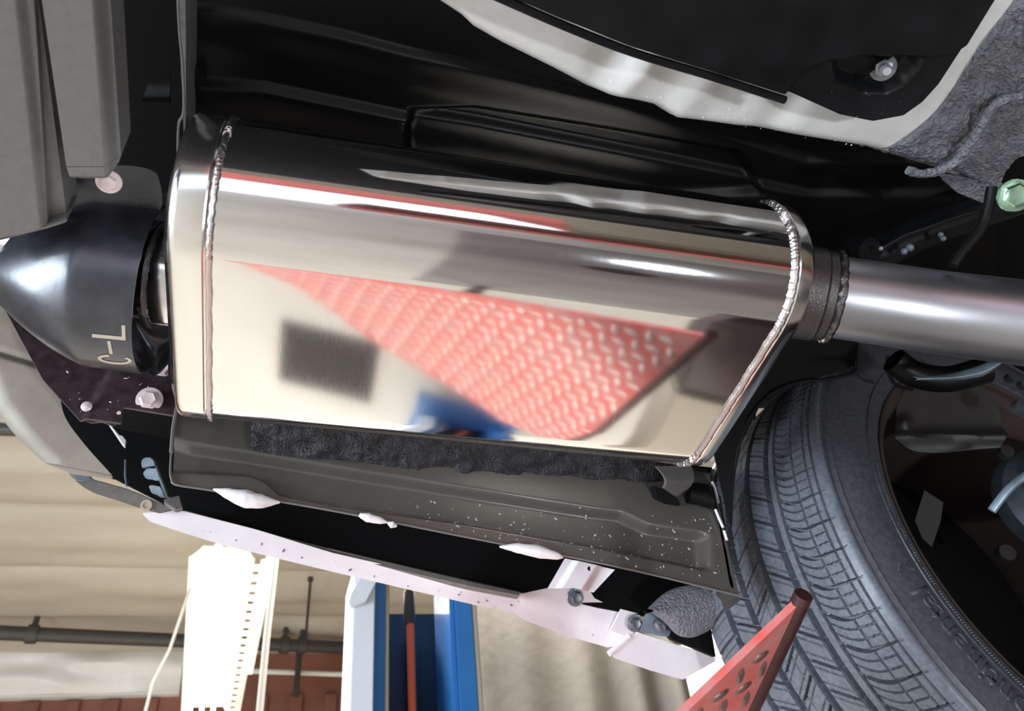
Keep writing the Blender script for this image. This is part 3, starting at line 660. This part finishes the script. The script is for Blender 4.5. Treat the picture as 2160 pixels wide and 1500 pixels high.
# ------------------------------------------------------------------ upper right: pale panel, undercoat, cover
PW = PZ(.50)
fr = empty('frame_rail', PW(1400,220), 'pale painted body rail curving across the upper right, undercoated at its end', 'panel')
lowW = [(780,-60),(850,-4),(920,32),(975,68),(1000,92),(1060,126),(1170,180),(1250,222),(1290,236),(1390,258),(1432,284),(1560,302),(1600,306),(1700,324),(1840,346),(1932,372),(2000,392),(2080,428),(2092,436)]
upW = [(860,-70),(1100,-70),(1400,40),(1560,90),(1700,120),(1850,120),(1990,60),(2110,-70),(2300,-120)]
def wh(P):
    x, y = P[:,0], P[:,1]
    e = np.interp(x,[p[0] for p in lowW],[p[1] for p in lowW])-y
    hh = -.030*(1-sst(e,-6,60))**2
    s = x+ (y-150)*.75       # pressed diagonal dents
    hh += sst(e,-5,110)*(.009*np.exp(-((s-1345)/38)**2) - .007*np.exp(-((s-1275)/50)**2) + .006*np.exp(-((s-1500)/45)**2) - .008*np.exp(-((s-1715)/36)**2))
    return hh
patch('rail_panel', lowW, upW, PW, 260, 90, M_white, fr, h=wh, thick=.004, angle=60)
def gh(P): return np.array([.005*noise.noise(Vector((x*.02,y*.02,2)))+.0025*noise.noise(Vector((x*.09,y*.09,5))) for x,y in P]) 
PWG = PZ(.494)
patch('undercoat_spray', catmull([(1828,344),(1880,362),(1930,372),(1960,377),(2000,394),(2080,428),(2100,400),(2150,330),(2230,300)],5), catmull([(1838,341),(1875,322),(1910,300),(1960,262),(1998,222),(2040,160),(2085,90),(2140,20),(2200,-60)],5), PWG, 150, 60, M_gritg, fr, h=lambda P: gh(P) - .030*(1-sst(np.interp(P[:,0],[p[0] for p in lowW],[p[1] for p in lowW])-P[:,1],-6,60))**2*(P[:,0]<2085), thick=.006, angle=80)
tube('undercoat_seam', [PZ(.484)(*p) for p in catmull([(2170,200),(2108,214),(2080,248),(2050,300),(2010,345),(1975,362),(1940,366),(1916,360)],6)], .0038, M_gritg, fr, 10, True, .3, 2)
plate('undercoat_tip', [(1988,380),(2080,396),(2120,392),(2094,410),(2080,432),(2020,408)], PZ(.488), .012, M_gritg, fr)
PC = PZ(.462)
cv = empty('plastic_cover', PC(1600,80), 'glossy black plastic underbody cover with a stud recess, upper right', 'panel')
cover_low = [(960,-60),(1032,-12),(1180,52),(1330,110),(1500,162),(1658,212),(1668,204),(1780,254),(1850,268),(1915,256),(1955,228),(1990,190),(2060,84),(2125,-20),(2160,-80)]
def cvh(P):
    x,y = P[:,0],P[:,1]; e = np.interp(x,[960,1032,1330,1658,1700],[-60,-12,110,212,225])-y
    rid = np.interp(x,[1640,1665,1700,1760,1830,1960,2010,2040,2100],[215,192,150,128,121,125,118,98,0])
    low = sst(y, rid-3, rid+9)*sst(x,1650,1670)
    hh = -.010*(1-sst(e,0,13))*(x<1662) - .008*low
    hh -= .012*emboss(P,[(1770,140),(1830,126),(1950,130),(1940,158),(1915,186),(1880,202),(1830,200),(1780,182)],26)
    return hh
patch('cover_sheet', cover_low, [(960,-90),(1300,-92),(1800,-94),(2160,-96)], PC, 260, 110, M_cover, cv, h=cvh, thick=.003, angle=50)
tube('rolled_rim', [PZ(.466)(*p) for p in catmull([(1020,-20),(1180,50),(1330,109),(1500,161),(1655,211)],5)], .003, M_cover, cv, 10)
sc = PZ(.47)(1868,148)
t = empty('threaded_stud', sc, 'grey threaded stud with nut in the recess of the black cover', 'bolt')
dst = at(1896,170,.48)-PZ(.482)(1862,140); dst /= np.linalg.norm(dst); c = PZ(.482)(1862,142)
lathe('washer', c, dst, [(0,.0095),(.0015,.0095)], M_steel, t, 30); lathe('nut', c+dst*.0015, dst, [(0,.0065),(.006,.0065),(.0065,.0055)], M_steel, t, 6)
pr=[]
for k in range(9): pr += [(.008+k*.0012,.0040),(.0086+k*.0012,.0036)]
lathe('stud', c, dst, pr+[(.0195,.0040),(.0215,.0030),(.0225,.0032),(.0262,.0032),(.027,.0026)], mat('stud_zinc',(.45,.45,.45),.4,.6,400,.3,.2), t, 24)
# white dust specks on the cover lobe and rail are real grit
chips('grit_specks', 40, [(1720,190),(1960,200),(1900,258),(1800,250)], Plane(PC(1830,230)+np.array([0,0,.0085]), PC.n), cv, M_chip, .0005, None, 8)
chips('grit_specks', 60, [(1280,140),(1500,200),(1830,290),(1800,310),(1450,245),(1290,190)], Plane(PW.p+np.array([0,0,-.001]), PW.n), fr, M_rail, .0005, None, 9)
# green bolt, hanger
gc = at(2140,412,.52); t = empty('green_bolt', gc, 'green-tinted zinc flange bolt at the right edge', 'bolt')
dg = -gc/np.linalg.norm(gc)+np.array([.15,-.1,-.1]); bolt('bolt_head', gc, dg, .0085, M_green, t, .0115, M_green)
t = empty('hanger_strap', at(2060,480,.6), 'thin dark curved hanger strap descending to the exhaust pipe', 'strap')
q = [at(x,y,.60) for x,y in catmull([(2092,395),(2086,430),(2075,470),(2056,500),(2030,530),(2010,560)],6)]
tube('strap', q, .0042, M_pan, t, 10)
# black suspension arm and bushing
PX = PZ(.56)
t = empty('suspension_arm', at(1950,520,.72), 'black suspension arm behind the exhaust pipe, blue-grey flecked', 'arm')
tube('arm', [at(x,y,.76) for x,y in catmull([(1790,560),(1880,520),(1970,480),(2060,450),(2200,400)],5)], [.018]*20+[.022]*1, M_cover, t, 20)
tube('arm_edge', [at(x,y,.735) for x,y in catmull([(1858,525),(1900,500),(1960,478),(2010,460),(2060,445)],5)], .002, M_cover, t, 8)
for px,py,r_ in ((1920,522,.004),(1908,530,.0035),(1985,495,.003),(1990,503,.003),(1858,524,.0025)): lathe('arm_fleck', at(px,py,.725), (-.3,-.6,-.5), [(0,r_),(.002,r_*.5)], M_bluegrey, t, 7)  # small raised blue-grey flecks on the arm
t = empty('rubber_bushing', at(1808,520,.74), 'round black rubber bushing behind the pipe collar', 'bushing'); lathe('bushing', at(1808,528,.76), (0,-.6,-.7), [(0,.014),(.02,.014),(.024,.010)], M_void, t, 30)
# dark metal around the wheel well
ww = empty('wheel_housing', at(1900,850,1.1), 'black wheel housing liner around the tyre', 'liner')
rim_l = catmull([(1540,1110),(1545,1020),(1556,950),(1575,890),(1605,850),(1640,822),(1690,806),(1745,800),(1790,790),(1803,782),(1806,760)],6)
tube('liner_lip', [at(x,y,.83) for x,y in rim_l], .0022, M_cover, ww, 8)
patch('liner_flap', [(1500,930),(1560,800),(1640,690),(1720,700),(1812,700)], [(1541,1110),(1556,950),(1605,852),(1690,808),(1808,770)], Plane(at(1680,800,.835),(-.2,-.75,-.6)), 30, 10, M_void, ww, thick=.003)
tube('dark_ring', [at(x,y,.86) for x,y in catmull([(1872,750),(1874,785),(1890,812),(1925,822)],6)], .002, M_cover, ww, 8)
t = empty('spring_seat', at(2020,780,.75), 'dark steel spring seat arc under the exhaust pipe with a bright rim', 'seat')
patch('seat_lip', catmull([(1930,795),(2000,790),(2060,775),(2110,755)],5), catmull([(1935,802),(2000,802),(2050,798),(2080,790),(2125,757)],5), Plane(at(2020,780,.70),(-.2,-.7,-.6)), 30, 8, M_bluegrey, t, curve=lambda v: .006*math.sin(v*3.1), thick=.004)
tube('seat_cup', [at(x,y,.78) for x,y in catmull([(1885,760),(1930,790),(2000,800),(2080,780)],5)], .014, M_pan, t, 14)
t = empty('dust_shield', at(2000,890,.95), 'dull brown-grey brake dust shield inside the wheel', 'shield')
patch('shield', catmull([(1892,850),(1930,800),(2000,790),(2090,830),(2120,920)],5), catmull([(1885,930),(1930,952),(1990,955),(2060,948),(2110,945)],5), Plane(at(2000,890,.93),(-.5,-.8,-.2)), 40, 20, M_bracket, t, h=lambda P: .010*np.exp(-((P[:,1]-925)/14)**2)+.010*np.exp(-(((P[:,0]-1905)/16)**2+((P[:,1]-895)/14)**2)), thick=.003).data.materials[0] = M_brake
t = plate('weight_label', [(1950,1034),(1990,1060),(1984,1100),(1966,1154),(1946,1136),(1930,1098)], Plane(at(1960,1090,.98),(-.3,-.9,-.1)), .001, mat('grey_sticker',(.06,.057,.052),.6), None, 0); tag(t, 'dull grey sticker inside the dark wheel barrel', 'sticker')
t = empty('brake_hose', at(2130,1040,.8), 'thin bent brake line with a shiny tip at the right edge', 'hose')
tube('hose', [at(x,y,.8) for x,y in catmull([(2092,1078),(2105,1060),(2130,1030),(2170,1000),(2220,975)],5)], .0045, M_bluegrey, t, 12)
t = empty('wheel_hub', at(2190,1040,.85), 'grey steel wheel hub and caliper at the right edge', 'hub')
lathe('hub', at(2225,1060,.95), (-.35,-.9,-.1), [(0,.075),(.02,.07),(.03,.05),(.05,.045),(.055,.03)], M_hub, t, 48)
lathe('hub_stud', at(2118,1170,.95), (-.35,-.9,-.1), [(0,.012),(.01,.01)], M_brake, t, 24)
lathe('hub_stud', at(2118,958,.95), (-.35,-.9,-.1), [(0,.009),(.01,.008)], M_brake, t, 24)
for px,py,r_ in ((2128,800,.006),(2150,862,.010),(2155,815,.006)): lathe('fitting', at(px,py,.86), (-.3,-.9,-.2), [(0,r_),(.008,r_*.8)], M_hub, t, 12)

# ------------------------------------------------------------------ wheel with tyre
TC = np.array([.8668,.6029,.3136]); YAW = .0923; RR = .2373
tx = np.array([math.cos(YAW), math.sin(YAW), 0]); ty = np.array([-math.sin(YAW), math.cos(YAW), 0]); tz = np.array([0,0,1.0])
wh_ = empty('wheel', TC+ty*.12, 'black road tyre with deep grooves on a dark wheel, lower right', 'wheel')
def wp(phi, r, yv): return TC+(tx*math.cos(phi)+tz*math.sin(phi))*r+ty*yv
# arched liner over the tyre with its inboard wall
def arch(name, rows, p0_, p1_, m, seg=60):
    V=[]; Fc=[]
    for i in range(seg+1):
        phi = math.radians(p0_+(p1_-p0_)*i/seg)
        for f_ in rows: yv, r = f_(math.degrees(phi)); V.append(W(wp(phi, r, yv)))
    n = len(rows)
    for i in range(seg):
        for k in range(n-1): a=i*n+k; Fc.append((a,a+1,a+n+1,a+n))
    return mesh(name, V, Fc, m, ww)
arch('liner_arch', [lambda a: (.05,.385), lambda a: (.30,.385), lambda a: (.30,.39), lambda a: (.06,.39)], -10, 158, M_void)
arch('liner_wall', [lambda a: (.04,.375), lambda a: (.04,float(np.interp(a,[0,135,165,205],[.66,.62,.42,.39])))], -10, 158, M_void)
# profile points over the width: (y, r)
TW = .262
def prof_r(yv):
    if yv < 0: return .3182
    base = .330-.0022*((yv-.13)/.13)**2*0
    e = min(yv, TW-yv)
    sh_ = .3182+(.330-.3182)*min(1,math.sqrt(max(0,1-(1-min(1,e/.055))**2)))
    return sh_
phis = list(np.linspace(math.radians(130), math.radians(250), 1100))+list(np.linspace(math.radians(251), math.radians(489), 110))
ys = np.r_[np.linspace(0,.066,62), np.linspace(.067,TW,150)]
GR = [(.0700,.0022),(.0858,.0045),(.1248,.0048),(.168,.0048),(.2065,.0045)]
pitch = 2*math.pi/64
def fr_(x): return abs((x+.5)%1-.5)
def tread(phi, yv):
    d = 0.0
    for g, wg in GR:
        q = abs(yv-g)
        if q < wg: d = max(d, .0095 if wg > .003 else .006)
    # shoulder rib 0..0.07 : curved lateral grooves + two sipes, three fine rings
    if yv < .070:
        curve = .9*max(0,(yv-.040)/.030)**2
        ph = (phi/pitch + curve*.55+yv*3)
        f = (ph+.5)%1-.5; wgr = .062 if yv>.03 else .045
        if yv > .006 and abs(f) < wgr*(.6+yv*8): d = max(d, .0075 if yv>.012 else .002)
        if .018 < yv:
            for s_ in (.33,.66):
                if fr_(ph-s_) < .026: d = max(d, .0035)
        for gq in (.011,.020,.0385):
            if abs(yv-gq) < .0011 : d = max(d, .003)
    elif .0905 < yv < .120 or .130 < yv < .163 or .173 < yv < .202:
        u_ = phi/pitch*1.0 + (yv-.09)*(22 if yv < .125 else (-20 if yv<.168 else 16))
        if fr_(u_) < .05: d = max(d, .0075)
        if fr_(u_*2+.5) < .045: d = max(d, .002)
        if .130 < yv < .163 and abs(yv-.146-(.006 if (int(math.floor(u_))%2) else -.006)) < .0008: d = max(d, .002)
    elif yv > .211:
        ph = phi/pitch+.4-(yv-.21)*6; 
        if fr_(ph) < .06 : d = max(d, .0045)
        if fr_(ph*2+.5) < .03: d = max(d, .0016)
    return d
V=[]; Fc=[]; ncol = len(ys); NP = len(phis)
for phi in phis:
    c_, s_ = math.cos(phi), math.sin(phi); e = tx*c_+tz*s_
    for yv in ys:
        V.append(W(TC+e*(prof_r(yv)-tread(phi,yv))+ty*yv))
for i in range(NP):
    i2 = (i+1)%NP
    for k in range(ncol-1): a=i*ncol+k; b=i2*ncol+k; Fc.append((a,b,b+1,a+1))
mesh('tread', V, Fc, M_rubt, wh_, True, 50)
def lathe_y(name, prof, m, parent, a0=0, a1=2*math.pi, seg=260):
    V=[]; Fc=[]
    for i in range(seg):
        phi = a0+(a1-a0)*i/seg
        for yv, r in prof: V.append(W(wp(phi, r, yv)))
    n = len(prof)
    for i in range(seg):
        i2=(i+1)%seg
        for k in range(n-1): a=i*n+k; b=i2*n+k; Fc.append((a,a+1,b+1,b))
    return mesh(name, V, Fc, m, parent, True, 30)
sw = lathe_y('sidewall', [(.000,.3182),(-.0010,.3165),(-.0010,.3158),(.0005,.3152),(-.0028,.3095),(-.0034,.3088),(-.0034,.3080),(-.0026,.3074),(-.006,.298),(-.0085,.285),(-.0095,.270),(-.0085,.262),(-.0078,.2612),(-.0094,.2604),(-.0075,.252),(-.006,.2455),(-.004,.2440),(-.0042,.2420),(.000,.2385)], M_rub, wh_)
lathe_y('sidewall', [(TW,.3182),(TW+.006,.298),(TW+.009,.275),(TW+.004,.25),(TW,.2385)], M_rub, wh_, seg=120)
lathe_y('wheel_rim', [(-.0005,.2395),(-.0042,.2400),(-.0048,.2375),(-.003,.2345),(.004,.2335),(.012,.222),(.03,.216),(.06,.205),(.20,.200),(.235,.216),(TW,.2395)], mat('dark_wheel_rim',(.10,.075,.065),.38,.5,100,.05,.1), wh_)
lathe_y('wheel_disc', [(.21,.205),(.19,.14),(.17,.08),(.175,.03),(.18,.0)], M_void, wh_, seg=64)
# raised sidewall lettering, read clockwise with the tops outwards
def swy(r): return float(np.interp(r,[.2612,.262,.270,.285,.298,.3074],[-.0078,-.0085,-.0095,-.0085,-.006,-.0026]))
def arc_text(body, r0, size, phi_end, parent, y_out=.0009, stretch=1.0):
    cu = bpy.data.curves.new('t','FONT'); cu.body = body; cu.size = size; cu.extrude = 0; cu.resolution_u = 3; cu.offset = .0004
    ob = bpy.data.objects.new('t', cu); C.objects.link(ob); bpy.context.view_layer.update()
    me = ob.evaluated_get(bpy.context.evaluated_depsgraph_get()).to_mesh(); bm = bmesh.new(); bm.from_mesh(me)
    C.objects.unlink(ob); bpy.data.objects.remove(ob)
    bmesh.ops.triangulate(bm, faces=bm.faces); bmesh.ops.subdivide_edges(bm, edges=[e for e in bm.edges if e.calc_length()>.006], cuts=1)
    bmesh.ops.triangulate(bm, faces=bm.faces)
    r = bmesh.ops.extrude_face_region(bm, geom=list(bm.faces)); top = set(g for g in r['geom'] if isinstance(g, bmesh.types.BMVert))
    mx = max(v.co.x for v in bm.verts)*stretch
    for v in bm.verts:
        rr_ = r0+v.co.y; phi = phi_end+(mx-v.co.x*stretch)/(r0+size*.3); yv = swy(rr_)-(y_out if v in top else -.0005)
        v.co = W(wp(phi, rr_, yv))
    bmesh.ops.recalc_face_normals(bm, faces=bm.faces)
    return from_bm('sidewall_lettering', bm, M_rub, parent, False)
def wheel_phi(px, py):
    r = ray(px,py); t = (TC@ty)/(r@ty); q = r*t-TC; return math.atan2(q@tz, q@tx)%(2*math.pi), math.hypot(q@tz, q@tx)
pe, re_ = wheel_phi(1890,1262)
arc_text('Continental', .268, .034, pe, wh_)
pk, rk = wheel_phi(1868,1210)
for a_, b_ in (((-.010,.268),(.014,.290)),((.012,.270),(-.002,.282)),((.004,.290),(-.012,.284))):
    tube('sidewall_mark', [wp(pk+a_[0]*1.4, a_[1], swy(a_[1])-.0006), wp(pk+b_[0]*1.4, b_[1], swy(b_[1])-.0006)], .0012, M_rub, wh_, 6)
# ring of small raised dots on the lower sidewall
V=[]; Fc=[]
for i in range(120):
    ph = math.radians(165+i*.62)
    if 24<i<60 or i > 96: 
        if i%9>6: continue
    p = wp(ph,.2535,-.0090); q = len(V)
    for dx_,dz_,dy_ in ((-.0010,-.0008,.001),(.0010,-.0008,.001),(.0010,.0008,.001),(-.0010,.0008,.001),(0,0,-.0012)): V.append(W(p+tx*dx_+tz*dz_+ty*dy_))
    Fc += [(q,q+1,q+4),(q+1,q+2,q+4),(q+2,q+3,q+4),(q+3,q,q+4)]
o = mesh('raised_dots', V, Fc, M_rub, wh_, False); o['kind'] = 'stuff'

# ------------------------------------------------------------------ red tread-plate ramp
p0 = np.array([.397,.493,.190]); e1 = np.array([-.762,.383,-.522]); e1 /= np.linalg.norm(e1); e2 = np.array([-.0226,.894,-.448]); e2 /= np.linalg.norm(e2)
nr = np.cross(e1, e2); nr /= np.linalg.norm(nr)
if nr[2] < 0: nr = -nr            # upper side
ramp = empty('lift_ramp', p0, 'red worn diamond-plate lift ramp standing in front of the tyre', 'ramp')
RP = [(0,0),(.845,-.0),(.80,.045),(.46,.275),(.34,.335),(.22,.395),(.06,.50),(.0,.52)]
def rpt(a, b, h=0): return p0+e1*a+e2*b+nr*h
bm = bmesh.new(); vs_ = [bm.verts.new(W(rpt(a,b,.0))) for a,b in RP]; f = bm.faces.new(vs_); r = bmesh.ops.extrude_face_region(bm, geom=[f])
for v in [g for g in r['geom'] if isinstance(g, bmesh.types.BMVert)]: v.co += Vector(nr*.006)
bmesh.ops.recalc_face_normals(bm, faces=bm.faces); bmesh.ops.triangulate(bm, faces=[q for q in bm.faces if len(q.verts)>4])
from_bm('deck', bm, M_red, ramp, False)
# rounded dark top edge
tube('top_edge', [rpt(-.004,-.004,.002), rpt(-.004,.15,.002), rpt(-.004,.52,.002)], .0075, M_rededge, ramp, 12)
def lug_mesh(nm):
    V=[]; Fc=[]; n=10
    for h_, k in ((0,1.0),(.0012,.82),(.0017,.4)):
        for i in range(n):
            a = 2*math.pi*i/n; x = math.copysign(abs(math.cos(a))**1.25, math.cos(a))*.0105*k; y = math.copysign(abs(math.sin(a))**1.0, math.sin(a))*.0048*k; V.append((x,y,h_))
    for j in range(2):
        for i in range(n): a=j*n+i; b=j*n+(i+1)%n; Fc.append((a,b,b+n,a+n))
    Fc.append(tuple(2*n+i for i in range(n))); me = bpy.data.meshes.new(nm); me.from_pydata(V,[],Fc); me.materials.append(M_redlug); me.polygons.foreach_set('use_smooth',[True]*len(Fc)); return me
lug = lug_mesh('tread_lug'); lugt = lug.copy(); lugt.materials.clear(); lugt.materials.append(M_lugtop)
RPa = np.array(RP); pts = []
sa = e1; sbv = np.cross(nr, e1)
# grid in the orthogonal frame of the plate
RPo = [((rpt(a,b)-p0)@sa, (rpt(a,b)-p0)@sbv) for a,b in RP]
pa = .0225; k = 0
for i in range(-40,60):
    for j in range(-40,60):
        x = i*pa+.004; y = j*pa
        pts.append((x,y,(i+j)%2))
ok = inside(np.array([(x,y) for x,y,_ in pts]), RPo); dd = segd(np.array([(x,y) for x,y,_ in pts]), RPo, True)
sel = [pts[i] for i in range(len(pts)) if ok[i] and dd[i] > .009]
# nearest to the corner first
sel.sort(key=lambda q: q[0]**2+q[1]**2)
bmS = {-1: bmesh.new(), 1: bmesh.new()}
cnt = 0
for side in (-1, 1):
    for (x,y,o_) in sel:
        ang = math.radians(20 if o_ else 110)
        ux = sa*math.cos(ang)+sbv*math.sin(ang); uz = nr*side; uy = np.cross(uz, ux)
        c = p0+sa*x+sbv*y+(nr*.006 if side > 0 else 0)
        Mx = Matrix([[ux[k_],uy[k_],uz[k_],0] for k_ in range(3)]+[[0,0,0,1]]); Mx.translation = W(c)
        if cnt < 290 and (x*x+y*y < (.17**2 if side < 0 else .3**2)):
            o = bpy.data.objects.new('tread_lug', lug if side < 0 else lugt); C.objects.link(o); o.parent = ramp; o.matrix_parent_inverse = Matrix.Translation(-ramp.location); o.matrix_basis = Mx; cnt += 1
        else:
            tmp = bmesh.new(); tmp.from_mesh(lug); tmp.transform(Mx); me_ = bpy.data.meshes.new('x'); tmp.to_mesh(me_); tmp.free(); bmS[side].from_mesh(me_); bpy.data.meshes.remove(me_)
o = from_bm('far_tread_lugs', bmS[-1], M_redlug, ramp, True); o['kind'] = 'stuff'
o = from_bm('far_tread_lugs', bmS[1], M_lugtop, ramp, True); o['kind'] = 'stuff'
tube('support_strut', [rpt(.30,.22,-.01), rpt(.30,.22,-.01)*np.array([1,1,0])+np.array([.1,.25,-H+.0])], .02, M_rededge, ramp, 12)
# runways of the lift: one under the tyre, one beyond on the inboard side
rw = empty('lift_runway', (1.2,.78,-.03), 'dark lift runway under the tyre, below the picture edge', 'runway')
box('deck', (.50,.47,-.10), (4.5,.74,-.022), M_runway, rw, .006); box('outer_deck', (.50,.745,-.10), (4.5,1.10,-.022), M_tan, rw, .006)
rw2 = empty('lift_runway', (0.0,-1.2,-.03), 'red lift runway on the far side, mirrored in the muffler flank', 'runway')
box('deck', (-.2,-1.25,-.10), (4.5,-.75,-.022), M_red, rw2, .006)
tc_ = empty('tool_cabinet', (-.3,-4.6,-H), 'red workshop cabinet behind the camera, mirrored along the muffler flank', 'cabinet')
box('body', (-1.6,-4.9,-H), (.9,-4.4,.62), M_red, tc_, .01)
for k_ in range(5):
    d_ = box('drawer', (-1.56,-4.415,-H+.1+k_*.36), (.86,-4.385,-H+.42+k_*.36), M_red, tc_, .006)
    box('drawer_handle', (-1.4,-4.385,-H+.36+k_*.36), (.7,-4.36,-H+.385+k_*.36), M_steel, d_, .004)
il = empty('added_highlight_lamp', (.62,-.62,-H), 'added dark blue round lamp for the pipe highlight, seen only mirrored in the muffler', 'lamp')  # added lamp body around that light, mirrors as a dark oval
lathe('housing', (.62,-.62,-.78), (0,0,1), [(0,.05),(.01,.10),(.03,.14),(.055,.15),(.070,.14),(.076,.12),(.070,.04)], mat('added_lamp_blue',(.02,.045,.09),.3), il, 48)  # housing, lens and stand all belong to the added highlight lamp
lathe('lens', (.62,-.62,-.71), (0,0,1), [(0,.062),(.006,.060)], mat('added_lamp_lens',(1,1,1),.3,emit=((.8,.9,1),3)), il, 24)
lathe('added_lamp_stand', (.62,-.62,-H), (0,0,1), [(0,.12),(.012,.12),(.014,.012),(H-.78,.012)], M_dpipe, il, 24)
box('shaded_floor_slab', (.05,-2.3,-H), (5.5,1.22,-H+.004), mat('floor_shade_grey',(.30,.295,.29),.4,0,5,.03,.1), None, 0).name = 'floor_shade.001'; bpy.data.objects['floor_shade.001']['kind'] = 'structure'  # darker slab: shade under the car painted as floor colour
